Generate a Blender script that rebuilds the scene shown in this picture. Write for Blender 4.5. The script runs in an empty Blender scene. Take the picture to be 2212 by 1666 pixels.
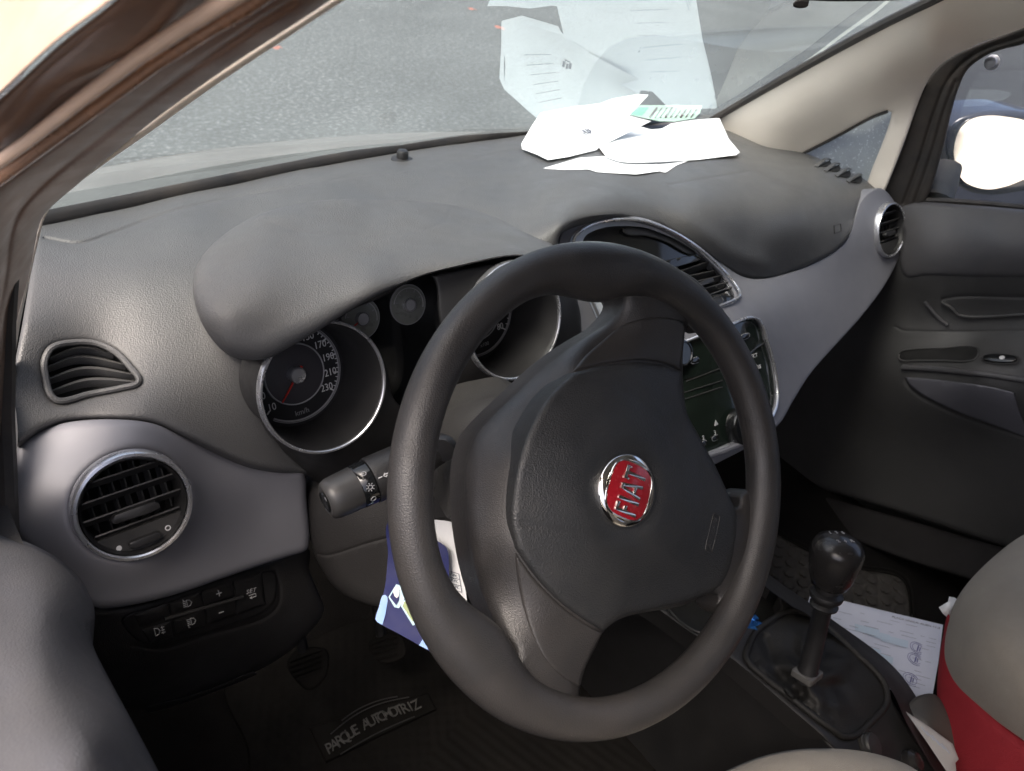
import bpy, math, random
import numpy as np
from mathutils import Vector, Matrix
from mathutils.geometry import delaunay_2d_cdt
random.seed(7); rng = np.random.default_rng(7)
sc = bpy.context.scene
COL = sc.collection
R_ = math.radians
# ------------------------------------------------------------------ camera frame (car axes: x right, y forward, z up, metres above the cabin floor)
F, CX, CY = 1664., 1106., 833.
_X = np.array([.770, -.294, .570]); _X /= np.linalg.norm(_X)
_p, _r = R_(35), R_(8.06)
_U = np.array([math.sin(_r)*math.cos(_p), -math.cos(_r)*math.cos(_p), -math.sin(_p)])
_Z = _U-_X*(_U@_X); _Z /= np.linalg.norm(_Z)
_Y = np.cross(_Z, _X)
RM = np.array([_X, _Y, _Z])
EYE = np.array([-.66, 0, .62])-RM@np.array([-.325, .102, .66])

def ray(px, py):
    c = np.stack([(np.asarray(px, float)-CX)/F, (np.asarray(py, float)-CY)/F, np.ones(np.shape(px))], -1)
    return c@RM.T
def at(px, py, ax, v):
    d = ray(px, py)
    if ax == 'd': return EYE+d*v
    i = 'xyz'.index(ax)
    return EYE+d*((v-EYE[i])/d[i])
def dep(px, py, ax, v):
    if ax == 'd': return v
    i = 'xyz'.index(ax); return (v-EYE[i])/ray(px, py)[i]

# ------------------------------------------------------------------ objects
ORG = {}
def props(o, label=None, cat=None, group=None, kind=None):
    for k, v in (('label', label), ('category', cat), ('group', group), ('kind', kind)):
        if v: o[k] = v
    return o
def thing(name, loc, label, cat, group=None, kind=None):
    o = bpy.data.objects.new(name, None); COL.objects.link(o)
    o.location = loc; o.empty_display_size = .02
    ORG[o] = np.array(loc, float)
    return props(o, label, cat, group, kind)
def mesh_obj(name, V, Fa, mat, parent=None, angle=38, mats=None, fm=None):
    V = np.asarray(V, float)
    if parent is not None: L = ORG[parent]
    else: L = np.array([(V[:, 0].min()+V[:, 0].max())/2, (V[:, 1].min()+V[:, 1].max())/2, V[:, 2].min()])
    me = bpy.data.meshes.new(name)
    me.from_pydata((V-L).tolist(), [], [list(map(int, f)) for f in Fa])
    for m in (mats or [mat]): me.materials.append(m)
    if fm is not None: me.polygons.foreach_set('material_index', fm)
    me.polygons.foreach_set('use_smooth', [True]*len(me.polygons))
    me.update()
    if angle < 180: me.set_sharp_from_angle(angle=R_(angle))
    o = bpy.data.objects.new(name, me); COL.objects.link(o)
    if parent is None: o.location = L
    else: o.parent = parent
    ORG[o] = L
    return o

class MB:
    def __init__(s): s.V = []; s.F = []
    def add(s, V, Fa):
        b = len(s.V); s.V += [tuple(v) for v in V]; s.F += [[b+i for i in f] for f in Fa]; return s
    def box(s, c, X, Y, Z, sx, sy, sz, bev=0):
        c, X, Y, Z = map(lambda a: np.array(a, float), (c, X, Y, Z))
        if bev <= 0:
            V = [c+X*sx*i/2+Y*sy*j/2+Z*sz*k/2 for i in (-1, 1) for j in (-1, 1) for k in (-1, 1)]
            return s.add(V, [(0, 1, 3, 2), (4, 6, 7, 5), (0, 4, 5, 1), (2, 3, 7, 6), (0, 2, 6, 4), (1, 5, 7, 3)])
        n = 3; P = []
        for (qx, qy, a0) in ((1, 1, 0), (-1, 1, 90), (-1, -1, 180), (1, -1, 270)):
            for k in range(n+1):
                a = R_(a0+90*k/n)
                P.append((qx*(sx/2-bev)+bev*math.cos(a), qy*(sy/2-bev)+bev*math.sin(a)))
        return s.prism(P, c, X, Y, Z, -sz/2, sz/2, bev*.5)
    def prism(s, P, c, X, Y, Z, z0, z1, ch=0):
        c, X, Y, Z = map(lambda a: np.array(a, float), (c, X, Y, Z)); P = np.array(P, float); n = len(P); m = P.mean(0)
        rings = [(P, z0)]
        if ch > 0:
            d = P-m; l = np.linalg.norm(d, axis=1)[:, None]
            rings = [(P, z0), (P, z1-ch), (m+d*(1-.3*ch/l), z1-.3*ch), (m+d*(1-ch/l), z1)]
        else: rings = [(P, z0), (P, z1)]
        V = []
        for q, z in rings: V += [c+X*x+Y*y+Z*z for x, y in q]
        Fa = []
        for r in range(len(rings)-1):
            for i in range(n):
                j = (i+1) % n; Fa.append((r*n+i, r*n+j, (r+1)*n+j, (r+1)*n+i))
        Fa.append(list(range(n))[::-1]); Fa.append([(len(rings)-1)*n+i for i in range(n)])
        return s.add(V, Fa)
    def lathe(s, prof, c, A, n=48, ref=(0, 0, 1), cap=True, sx=1, sy=1):
        c, A = np.array(c, float), np.array(A, float); A /= np.linalg.norm(A)
        ref = np.array(ref, float)
        if abs(ref@A) > .95: ref = np.array([1., 0, 0])
        u = np.cross(ref, A); u /= np.linalg.norm(u); w = np.cross(A, u)
        V = []
        for r, h in prof:
            for k in range(n):
                a = 2*math.pi*k/n; V.append(c+A*h+(u*math.cos(a)*sx+w*math.sin(a)*sy)*r)
        Fa = []
        for i in range(len(prof)-1):
            for k in range(n):
                j = (k+1) % n; Fa.append((i*n+k, i*n+j, (i+1)*n+j, (i+1)*n+k))
        if cap:
            if prof[0][0] > 1e-6: Fa.append(list(range(n))[::-1])
            if prof[-1][0] > 1e-6: Fa.append([(len(prof)-1)*n+k for k in range(n)])
        return s.add(V, Fa)
    def tube(s, P, r, n=10, closed=False, flat=1.0, up=None):
        P = np.array(P, float); m = len(P)
        T = (np.roll(P, -1, 0)-np.roll(P, 1, 0)) if closed else np.gradient(P, axis=0)
        T /= np.linalg.norm(T, axis=1)[:, None]
        up = np.array(up if up is not None else (EYE-P.mean(0)), float); up /= np.linalg.norm(up)
        V = []
        for i in range(m):
            w = up-T[i]*(up@T[i]); w /= np.linalg.norm(w); u = np.cross(T[i], w)
            rr = r[i] if hasattr(r, '__len__') else r
            for k in range(n):
                a = 2*math.pi*k/n; V.append(P[i]+rr*(u*math.cos(a)+w*math.sin(a)*flat))
        Fa = []
        for i in range(m if closed else m-1):
            for k in range(n):
                j = (k+1) % n; i2 = (i+1) % m
                Fa.append((i*n+k, i*n+j, i2*n+j, i2*n+k))
        if not closed: Fa += [list(range(n))[::-1], [(m-1)*n+k for k in range(n)]]
        return s.add(V, Fa)
    def build(s, name, mat, parent=None, angle=38): return mesh_obj(name, s.V, s.F, mat, parent, angle)

def spline(P, closed=True, step=8, corners=None):
    """Catmull-Rom through P; entries (x, y, 1) are sharp corners"""
    pts = [(p[0], p[1]) for p in P]; co = [len(p) > 2 and p[2] == 1 for p in P]; n = len(pts)
    out = []
    for i in range(n if closed else n-1):
        p1, p2 = np.array(pts[i]), np.array(pts[(i+1) % n])
        p0 = np.array(pts[i-1]) if (closed or i > 0) else 2*p1-p2
        p3 = np.array(pts[(i+2) % n]) if (closed or i+2 < n) else 2*p2-p1
        L = np.linalg.norm(p2-p1); k = max(1, int(round(L/step)))
        # centripetal-ish tangents limited by segment length
        m1 = (p2-p0); m1 = m1/max(np.linalg.norm(m1), 1e-9)*L
        m2 = (p3-p1); m2 = m2/max(np.linalg.norm(m2), 1e-9)*L
        if co[i]: m1 = (p2-p1)
        if co[(i+1) % n]: m2 = (p2-p1)
        for j in range(k):
            t = j/k
            out.append((2*t**3-3*t*t+1)*p1+(t**3-2*t*t+t)*m1+(-2*t**3+3*t*t)*p2+(t**3-t*t)*m2)
    if not closed: out.append(np.array(pts[-1]))
    return np.array(out)

def seg_dist(Q, P, closed=True):
    A = P; B = np.roll(P, -1, 0) if closed else P[1:]
    if not closed: A = P[:-1]
    out = np.full(len(Q), 1e9)
    for s in range(0, len(Q), 4000):
        q = Q[s:s+4000, None]; ab = (B-A)[None]; t = ((q-A[None])*ab).sum(2)/np.maximum((ab**2).sum(2), 1e-9)
        t = np.clip(t, 0, 1); d = np.sqrt(((q-A[None]-ab*t[..., None])**2).sum(2)).min(1)
        out[s:s+4000] = d
    return out
def inside(Q, P):
    x, y = Q[:, 0], Q[:, 1]; c = np.zeros(len(Q), bool); n = len(P); j = n-1
    for i in range(n):
        a = (P[i, 1] > y) != (P[j, 1] > y)
        with np.errstate(divide='ignore', invalid='ignore'):
            xx = (P[j, 0]-P[i, 0])*(y-P[i, 1])/(P[j, 1]-P[i, 1])+P[i, 0]
        c ^= a & (x < xx); j = i
    return c

class TPS:
    """smooth surface through control points (px, py, axis, value); planes stay exactly planar"""
    def __init__(s, ctrl, reg=1e-4):
        C = np.array([(c[0], c[1]) for c in ctrl], float)/1000; z = np.array([1/dep(*c) for c in ctrl])
        n = len(C); K = s.k(C, C)+reg*np.eye(n); Pm = np.c_[np.ones(n), C]
        A = np.zeros((n+3, n+3)); A[:n, :n] = K; A[:n, n:] = Pm; A[n:, :n] = Pm.T
        s.w = np.linalg.solve(A, np.r_[z, 0, 0, 0]); s.C = C
    def k(s, A, B):
        d2 = ((A[:, None]-B[None])**2).sum(2); return .5*d2*np.log(np.maximum(d2, 1e-12))
    def __call__(s, Q):
        q = np.asarray(Q, float)/1000; return 1/(s.k(q, s.C)@s.w[:-3]+s.w[-3]+q@s.w[-2:])
class PLANE:
    def __init__(s, c, n): s.c = np.array(c, float); s.n = np.array(n, float)/np.linalg.norm(n)
    def __call__(s, Q):
        Q = np.asarray(Q, float); d = ray(Q[:, 0], Q[:, 1]); return ((s.c-EYE)@s.n)/(d@s.n)
class OFFS:
    def __init__(s, base, off): s.b = base; s.o = off
    def __call__(s, Q): return s.b(Q)+s.o
def surf(base, px, py):
    t = base(np.array([[px, py]]))[0]; return EYE+ray(px, py)*t
def snorm(base, px, py, e=4):
    a, b, c = surf(base, px, py), surf(base, px+e, py), surf(base, px, py+e)
    n = np.cross(b-a, c-a); n /= np.linalg.norm(n)
    return n if n@(EYE-a) > 0 else -n

def patch(name, outline, base, mat, parent=None, rnd=.006, thick=.02, step=14, bump=None, holes=(), grooves=(), smooth=True, hround=None, skirt=None, label=None, angle=50, ostep=None):
    """a solid panel: its edge is rolled over with radius rnd and carried back by thick metres"""
    if not callable(base): base = TPS(base)
    O = spline(outline, step=ostep or min(8, step)) if smooth else np.array([(p[0], p[1]) for p in outline], float)
    HL = [spline(h, step=min(8, step)) if smooth else np.array(h, float) for h in holes]
    ctr = O.mean(0); dm = float(np.median(base(O)))
    mpp = dm/F
    pts = [O]; loops = [O]+HL
    for h in HL: pts.append(h)
    nb = sum(len(l) for l in loops)
    extra = []
    rp = rnd/mpp
    for l in loops:
        Tn = np.roll(l, -1, 0)-np.roll(l, 1, 0); Tn /= np.maximum(np.linalg.norm(Tn, axis=1)[:, None], 1e-9)
        N = np.c_[-Tn[:, 1], Tn[:, 0]]
        if rnd > 0:
            for f in (.07, .22, .45, .72, 1.0):
                for sgn in (-1, 1): extra.append(l+N*sgn*f*rp)
    nin = len(extra)
    x0, y0 = O.min(0); x1, y1 = O.max(0)
    gx, gy = np.meshgrid(np.arange(x0, x1, step), np.arange(y0, y1, step))
    gx = gx+(np.arange(gx.shape[0]) % 2)[:, None]*step/2
    grid = np.c_[gx.ravel(), gy.ravel()]
    for (gp, gd, gw) in grooves:
        G = spline(gp, closed=False, step=4); Tn = np.gradient(G, axis=0); Tn /= np.maximum(np.linalg.norm(Tn, axis=1)[:, None], 1e-9); N = np.c_[-Tn[:, 1], Tn[:, 0]]
        for f in (-2, -1, -.5, 0, .5, 1, 2): extra.append(G+N*f*gw)
    def dist(Q):
        d = np.full(len(Q), 1e9)
        for l in loops: d = np.minimum(d, seg_dist(Q, l))
        return d
    def isin(Q):
        m = inside(Q, O)
        for h in HL: m &= ~inside(Q, h)
        return m
    keep = []
    if extra:
        E = np.concatenate(extra); E = E[isin(E)]; E = E[dist(E) > .05*rp+.3]
        keep.append(E)
    G = grid[isin(grid)]; dg = dist(G); G = G[dg > max(1.05*rp, 2.0)] if rnd > 0 else G[dg > step*.35]
    keep.append(G)
    Q = np.concatenate(keep) if keep else np.zeros((0, 2))
    key = np.round(Q/1.2).astype(int); _, ix = np.unique(key, axis=0, return_index=True); Q = Q[np.sort(ix)]
    allp = np.concatenate(pts+[Q])
    edges = []; b = 0
    for l in loops:
        n = len(l); edges += [(b+i, b+(i+1) % n) for i in range(n)]; b += n
    res = delaunay_2d_cdt([Vector(p) for p in allp], edges, [], 1, 1e-4)
    V2 = np.array([tuple(v) for v in res[0]]); Fa = np.array([f for f in res[2] if len(f) == 3])
    cen = V2[Fa].mean(1); Fa = Fa[isin(cen)]
    t = base(V2); D = ray(V2[:, 0], V2[:, 1]); P = EYE+D*t[:, None]
    if rnd > 0:
        dd = dist(V2)*t/F
        s = np.clip((rnd-dd)/rnd, 0, 1); off = rnd*(1-np.sqrt(1-s**2*.999))
        P = P+D/np.linalg.norm(D, axis=1)[:, None]*off[:, None]
    un = -D/np.linalg.norm(D, axis=1)[:, None]
    for (gp, gd, gw) in grooves:
        g = seg_dist(V2, spline(gp, closed=False, step=4), closed=False)
        P = P-un*(gd*np.exp(-(g/gw)**2))[:, None]
    if bump is not None: P = P+un*bump(V2[:, 0], V2[:, 1], P)[:, None]
    # boundary skirt
    from collections import Counter
    cnt = Counter(); 
    Fl = []
    for f in Fa:
        a, b_, c = P[f]; n = np.cross(b_-a, c-a)
        f = list(map(int, f))
        if n@(EYE-a) < 0: f = f[::-1]
        Fl.append(f)
        for i in range(3): cnt[(f[i], f[(i+1) % 3])] += 1
    V = P.tolist()
    if thick > 0:
        sk = np.array(skirt, float) if skirt is not None else None
        new = {}
        for (a, b_) in list(cnt):
            if (b_, a) not in cnt:
                for v in (a, b_):
                    if v not in new:
                        dv = sk if sk is not None else -un[v]*thick
                        if sk is not None: dv = sk*thick
                        new[v] = len(V); V.append((P[v]+dv).tolist())
                Fl.append([b_, a, new[a], new[b_]])
    o = mesh_obj(name, V, Fl, mat, parent, angle)
    if label: o['label'] = label
    o_base[name+str(id(o))] = base
    return o
o_base = {}

def text(name, body, origin, X, Yv, size, mat, parent, ext=.0003, align='CENTER', bold=0, sx=1.0, shear=0, spacing=1.0):
    cu = bpy.data.curves.new(name, 'FONT'); cu.body = body; cu.size = size; cu.align_x = align; cu.align_y = 'CENTER'
    cu.extrude = ext; cu.offset = bold; cu.resolution_u = 3; cu.shear = shear; cu.space_character = spacing
    ob = bpy.data.objects.new('t', cu); COL.objects.link(ob)
    dg = bpy.context.evaluated_depsgraph_get(); me = bpy.data.meshes.new_from_object(ob.evaluated_get(dg))
    n = len(me.vertices); co = np.zeros(n*3); me.vertices.foreach_get('co', co); co = co.reshape(-1, 3)
    X = np.array(X, float); X /= np.linalg.norm(X); Yv = np.array(Yv, float); Yv = Yv-X*(X@Yv); Yv /= np.linalg.norm(Yv); Z = np.cross(X, Yv)
    V = np.array(origin)+np.outer(co[:, 0]*sx, X)+np.outer(co[:, 1], Yv)+np.outer(co[:, 2], Z)
    Fa = [list(p.vertices) for p in me.polygons]
    bpy.data.objects.remove(ob); bpy.data.meshes.remove(me)
    return mesh_obj(name, V, Fa, mat, parent, 30)

# ------------------------------------------------------------------ materials
def mat(name, col, rough=.5, metal=0., grain=0., gscale=900., dust=0., dustcol=(.20, .165, .13), vary=.12, vscale=14., coat=0., spec=.5, scr=0., sheen=0.):
    m = bpy.data.materials.new(name); m.use_nodes = True; N = m.node_tree.nodes; L = m.node_tree.links; N.clear()
    out = N.new('ShaderNodeOutputMaterial'); b = N.new('ShaderNodeBsdfPrincipled'); L.new(b.outputs[0], out.inputs[0])
    tc = N.new('ShaderNodeTexCoord')
    b.inputs['Metallic'].default_value = metal; b.inputs['Coat Weight'].default_value = coat
    b.inputs['Coat Roughness'].default_value = .08; b.inputs['Specular IOR Level'].default_value = spec
    if sheen: b.inputs['Sheen Weight'].default_value = sheen; b.inputs['Sheen Roughness'].default_value = .6
    def noise(scale, det=3, rough_=.55):
        n = N.new('ShaderNodeTexNoise'); n.inputs['Scale'].default_value = scale; n.inputs['Detail'].default_value = det; n.inputs['Roughness'].default_value = rough_
        L.new(tc.outputs['Object'], n.inputs['Vector']); return n
    def ramp(src, a, b_, c0, c1):
        r = N.new('ShaderNodeMapRange'); r.inputs['From Min'].default_value = a; r.inputs['From Max'].default_value = b_
        r.inputs['To Min'].default_value = c0; r.inputs['To Max'].default_value = c1; L.new(src, r.inputs['Value']); return r.outputs[0]
    nz = noise(vscale, 5)
    v = ramp(nz.outputs[0], .25, .75, 1-vary, 1+vary)
    mul = N.new('ShaderNodeVectorMath'); mul.operation = 'SCALE'; mul.inputs[0].default_value = col[:3]; L.new(v, mul.inputs['Scale'])
    colo = mul.outputs[0]
    if dust > 0:
        nd = noise(vscale*.6, 8, .68); nf = noise(2600, 2)
        a = ramp(nd.outputs[0], .38, .72, 0, dust)
        a2 = ramp(nf.outputs[0], .62, .74, 0, dust*1.1)
        mx = N.new('ShaderNodeMath'); mx.operation = 'ADD'; mx.use_clamp = True; L.new(a, mx.inputs[0]); L.new(a2, mx.inputs[1])
        mi = N.new('ShaderNodeMix'); mi.data_type = 'RGBA'; L.new(mx.outputs[0], mi.inputs['Factor']); L.new(colo, mi.inputs['A']); mi.inputs['B'].default_value = (*dustcol, 1)
        colo = mi.outputs['Result']
    L.new(colo, b.inputs['Base Color'])
    rv = noise(vscale*2.3, 4); L.new(ramp(rv.outputs[0], .3, .7, max(.02, rough-.08), min(1, rough+.1)), b.inputs['Roughness'])
    if grain > 0:
        g = N.new('ShaderNodeTexVoronoi'); g.inputs['Scale'].default_value = gscale; L.new(tc.outputs['Object'], g.inputs['Vector'])
        g2 = noise(gscale*.6, 2)
        ad = N.new('ShaderNodeMath'); ad.operation = 'ADD'; L.new(g.outputs['Distance'], ad.inputs[0]); L.new(g2.outputs[0], ad.inputs[1])
        bu = N.new('ShaderNodeBump'); bu.inputs['Strength'].default_value = grain; bu.inputs['Distance'].default_value = .0006
        L.new(ad.outputs[0], bu.inputs['Height']); L.new(bu.outputs[0], b.inputs['Normal'])
    return m
M = {}
M['dash'] = mat('dash_plastic', (.070, .0705, .072), .46, grain=.5, gscale=800, dust=.22, dustcol=(.16, .155, .145), vary=.07, vscale=7)
M['hood'] = mat('hood_plastic', (.078, .079, .082), .50, grain=.45, gscale=800, dust=.2, dustcol=(.16, .145, .12), vary=.07, vscale=9)
M['silver'] = mat('satin_silver_grey', (.175, .177, .198), .54, metal=.15, grain=.05, gscale=2500, vary=.05, vscale=8, dust=.06)
M['silverlight'] = mat('light_satin_silver', (.52, .55, .58), .35, metal=.3, vary=.04)
M['black'] = mat('black_plastic', (.016, .016, .017), .45, grain=.2, gscale=1100, vary=.15, dust=.10, dustcol=(.08, .07, .06))
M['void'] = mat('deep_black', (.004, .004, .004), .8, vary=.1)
M['radio'] = mat('radio_gloss_face', (.009, .014, .011), .12, coat=.3, vary=.5, vscale=25)  # greenish reflection mixed into the black base colour
M['gloss'] = mat('gloss_black', (.008, .009, .010), .10, coat=.3, vary=.1, dust=.02)
M['slat'] = mat('vent_slat', (.03, .03, .031), .40, dust=.22, dustcol=(.11, .10, .085), vary=.2, vscale=30)
M['wheel'] = mat('wheel_urethane', (.027, .0265, .027), .36, grain=.34, gscale=1200, dust=.28, dustcol=(.075, .062, .052), vary=.18, vscale=16)
M['pad'] = mat('airbag_cover', (.021, .0225, .0245), .42, grain=.5, gscale=900, dust=.16, dustcol=(.08, .072, .06), vary=.1, vscale=20)
M['shroud'] = mat('column_cover', (.030, .029, .028), .55, grain=.3, gscale=900, dust=.18, dustcol=(.085, .08, .074), vary=.1, vscale=15)
M['chrome'] = mat('chrome', (.82, .82, .80), .09, metal=1, vary=.03)
M['mirrorglass'] = mat('mirror_glass', (.97, .97, .95), .02, metal=1, vary=.01)
M['satin'] = mat('satin_ring', (.62, .63, .66), .26, metal=.85, vary=.03)
M['red'] = mat('badge_red', (.30, .010, .018), .22, coat=.5, vary=.1, vscale=60)
M['cream'] = mat('pillar_trim_beige', (.76, .70, .62), .55, grain=.10, gscale=1200, dust=.10, dustcol=(.33, .29, .24), vary=.05, vscale=5)
M['rubber'] = mat('black_rubber', (.016, .015, .015), .55, dust=.30, dustcol=(.11, .085, .065), vary=.2, vscale=20)
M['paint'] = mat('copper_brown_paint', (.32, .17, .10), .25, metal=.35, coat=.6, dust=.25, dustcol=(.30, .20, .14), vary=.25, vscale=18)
M['paintdark'] = mat('brown_paint_jamb', (.17, .095, .062), .38, metal=.25, coat=.3, dust=.35, dustcol=(.15, .10, .075), vary=.3, vscale=18)  # brown jamb paint, lightened by a copper reflection put into its colour
M['paintlit'] = mat('sky_lit_copper_paint', (.58, .42, .32), .35, metal=.1, coat=.5, dust=.3, dustcol=(.75, .6, .48), vary=.15, vscale=14)  # the copper paint again, with bright sky light put into its pale colour
M['paper'] = mat('white_paper', (.78, .80, .82), .85, vary=.02, spec=.2)
M['paper2'] = mat('printed_form_paper', (.60, .63, .74), .85, vary=.03, spec=.2, vscale=30)
M['paper3'] = mat('receipt_paper', (.50, .49, .48), .85, vary=.05, spec=.2)
M['ink'] = mat('grey_ink', (.10, .11, .14), .8, vary=.1)
M['inkl'] = mat('faint_ink', (.40, .43, .50), .8, vary=.1)
M['inkc'] = mat('cyan_ink', (.50, .60, .72), .8, vary=.1)
M['inkb'] = mat('blue_stamp_ink', (.13, .13, .33), .8, vary=.1)
M['white'] = mat('white_print', (.62, .62, .62), .6, vary=.05)
M['print2'] = mat('soft_white_print', (.42, .42, .42), .6, vary=.05)
M['greyprint'] = mat('grey_print', (.28, .28, .29), .6, vary=.05)
M['doormid'] = mat('door_mid_plastic', (.050, .050, .051), .55, grain=.25, gscale=900, dust=.2, dustcol=(.08, .075, .07), vary=.1, vscale=8)
M['vane'] = mat('vent_vane', (.012, .012, .012), .5, dust=.15, dustcol=(.05, .045, .04), vary=.2, vscale=30)
M['buff'] = mat('worn_grey_plastic', (.10, .098, .093), .4, vary=.2, vscale=60)
M['needle'] = mat('red_needle', (.45, .02, .012), .4, vary=.05)
M['dial'] = mat('dial_face', (.012, .012, .014), .5, vary=.05)
M['dialreflect'] = mat('dial_paper_reflection', (.17, .175, .16), .3, coat=.4, vary=.2, vscale=40)  # reflection of the papers put into the small dials as a pale colour
M['dialin'] = mat('dial_inner_face', (.045, .042, .048), .45, vary=.05)
M['carpet'] = mat('carpet', (.009, .0085, .0085), .98, grain=1, gscale=500, vary=.3, dust=.2, dustcol=(.025, .022, .02), spec=.03)
M['mat'] = mat('rubber_mat', (.006, .0055, .005), .85, spec=.15, dust=.35, dustcol=(.018, .016, .014), vary=.2, vscale=20)
M['leather'] = mat('boot_leather', (.014, .014, .014), .58, spec=.3, grain=.35, gscale=500, vary=.15, dust=.06)
M['knob'] = mat('knob_plastic', (.020, .019, .019), .22, vary=.1, dust=.10, dustcol=(.08, .07, .055))
M['seat'] = mat('seat_cloth_beige', (.31, .28, .235), .95, grain=.9, gscale=1500, vary=.10, vscale=9, dust=.45, dustcol=(.15, .135, .115), spec=.15, sheen=.2)
M['seatred'] = mat('seat_cloth_red', (.27, .022, .030), .75, grain=.5, gscale=900, vary=.1, spec=.2)
M['door'] = mat('door_plastic', (.060, .060, .066), .48, grain=.3, gscale=900, dust=.2, dustcol=(.15, .135, .115), vary=.08, vscale=8)
M['doordark'] = mat('door_dark_plastic', (.020, .019, .019), .55, grain=.25, gscale=900, dust=.2, dustcol=(.045, .044, .045), vary=.1, vscale=8)
M['doorsilver'] = mat('door_satin_insert', (.13, .13, .15), .42, metal=.2, vary=.05, vscale=8)
M['cardblue'] = mat('navy_card', (.010, .014, .080), .55, spec=.2, vary=.15, vscale=25)
M['cardlight'] = mat('light_blue_print', (.10, .24, .55), .35, vary=.15, vscale=30)
M['cardicon'] = mat('pale_blue_print', (.30, .48, .58), .4, vary=.15, vscale=50)
M['cardgreen'] = mat('olive_green_print', (.20, .27, .08), .4, vary=.3, vscale=80)
M['cardwhite'] = mat('white_card', (.66, .67, .68), .5, vary=.03)
M['foil'] = mat('blue_foil', (.05, .22, .62), .15, metal=.7, vary=.5, vscale=60)
M['headliner'] = mat('headliner', (.42, .40, .37), .9, vary=.05)
M['carbody'] = mat('dark_car_paint', (.030, .034, .050), .18, coat=.8, metal=.3, vary=.1)
M['carglass'] = mat('dark_car_glass', (.01, .012, .015), .05, coat=.5)
M['tyre'] = mat('tyre_rubber', (.02, .02, .02), .8)
M['leaf'] = mat('leaf_and_reflection', (.30, .07, .035), .7, vary=.3, vscale=60)
M['bonnet'] = mat('dusty_bonnet_paint', (.085, .08, .075), .6, vary=.1, vscale=6, dust=.6, dustcol=(.16, .16, .15))
M['cowl'] = mat('dusty_cowl', (.012, .013, .013), .9, vary=.35, vscale=60, dust=.5, dustcol=(.07, .075, .07))
M['lensclear'] = mat('clear_silicone', (.35, .37, .42), .15, coat=.5)

def asphalt():
    m = bpy.data.materials.new('asphalt'); m.use_nodes = True; N = m.node_tree.nodes; L = m.node_tree.links
    b = N['Principled BSDF']; tc = N.new('ShaderNodeTexCoord'); b.inputs['Roughness'].default_value = .85
    def nz(s, d): 
        n = N.new('ShaderNodeTexNoise'); n.inputs['Scale'].default_value = s; n.inputs['Detail'].default_value = d; n.inputs['Roughness'].default_value = .7; L.new(tc.outputs['Object'], n.inputs['Vector']); return n
    a = nz(34, 6); c = nz(.9, 4)
    r = N.new('ShaderNodeValToRGB'); r.color_ramp.elements[0].position = .36; r.color_ramp.elements[0].color = (.012, .013, .014, 1); r.color_ramp.elements[1].position = .66; r.color_ramp.elements[1].color = (.15, .16, .165, 1)
    e = r.color_ramp.elements.new(.53); e.color = (.030, .033, .035, 1)
    L.new(a.outputs[0], r.inputs[0])
    mp = N.new('ShaderNodeMapRange'); mp.inputs['From Min'].default_value = .3; mp.inputs['From Max'].default_value = .7; mp.inputs['To Min'].default_value = .62; mp.inputs['To Max'].default_value = 1.35; L.new(c.outputs[0], mp.inputs['Value'])
    v = N.new('ShaderNodeVectorMath'); v.operation = 'SCALE'; L.new(r.outputs[0], v.inputs[0]); L.new(mp.outputs[0], v.inputs['Scale']); L.new(v.outputs[0], b.inputs['Base Color'])
    bu = N.new('ShaderNodeBump'); bu.inputs['Strength'].default_value = .6; bu.inputs['Distance'].default_value = .01; L.new(a.outputs[0], bu.inputs['Height']); L.new(bu.outputs[0], b.inputs['Normal'])
    return m
M['asphalt'] = asphalt()
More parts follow.
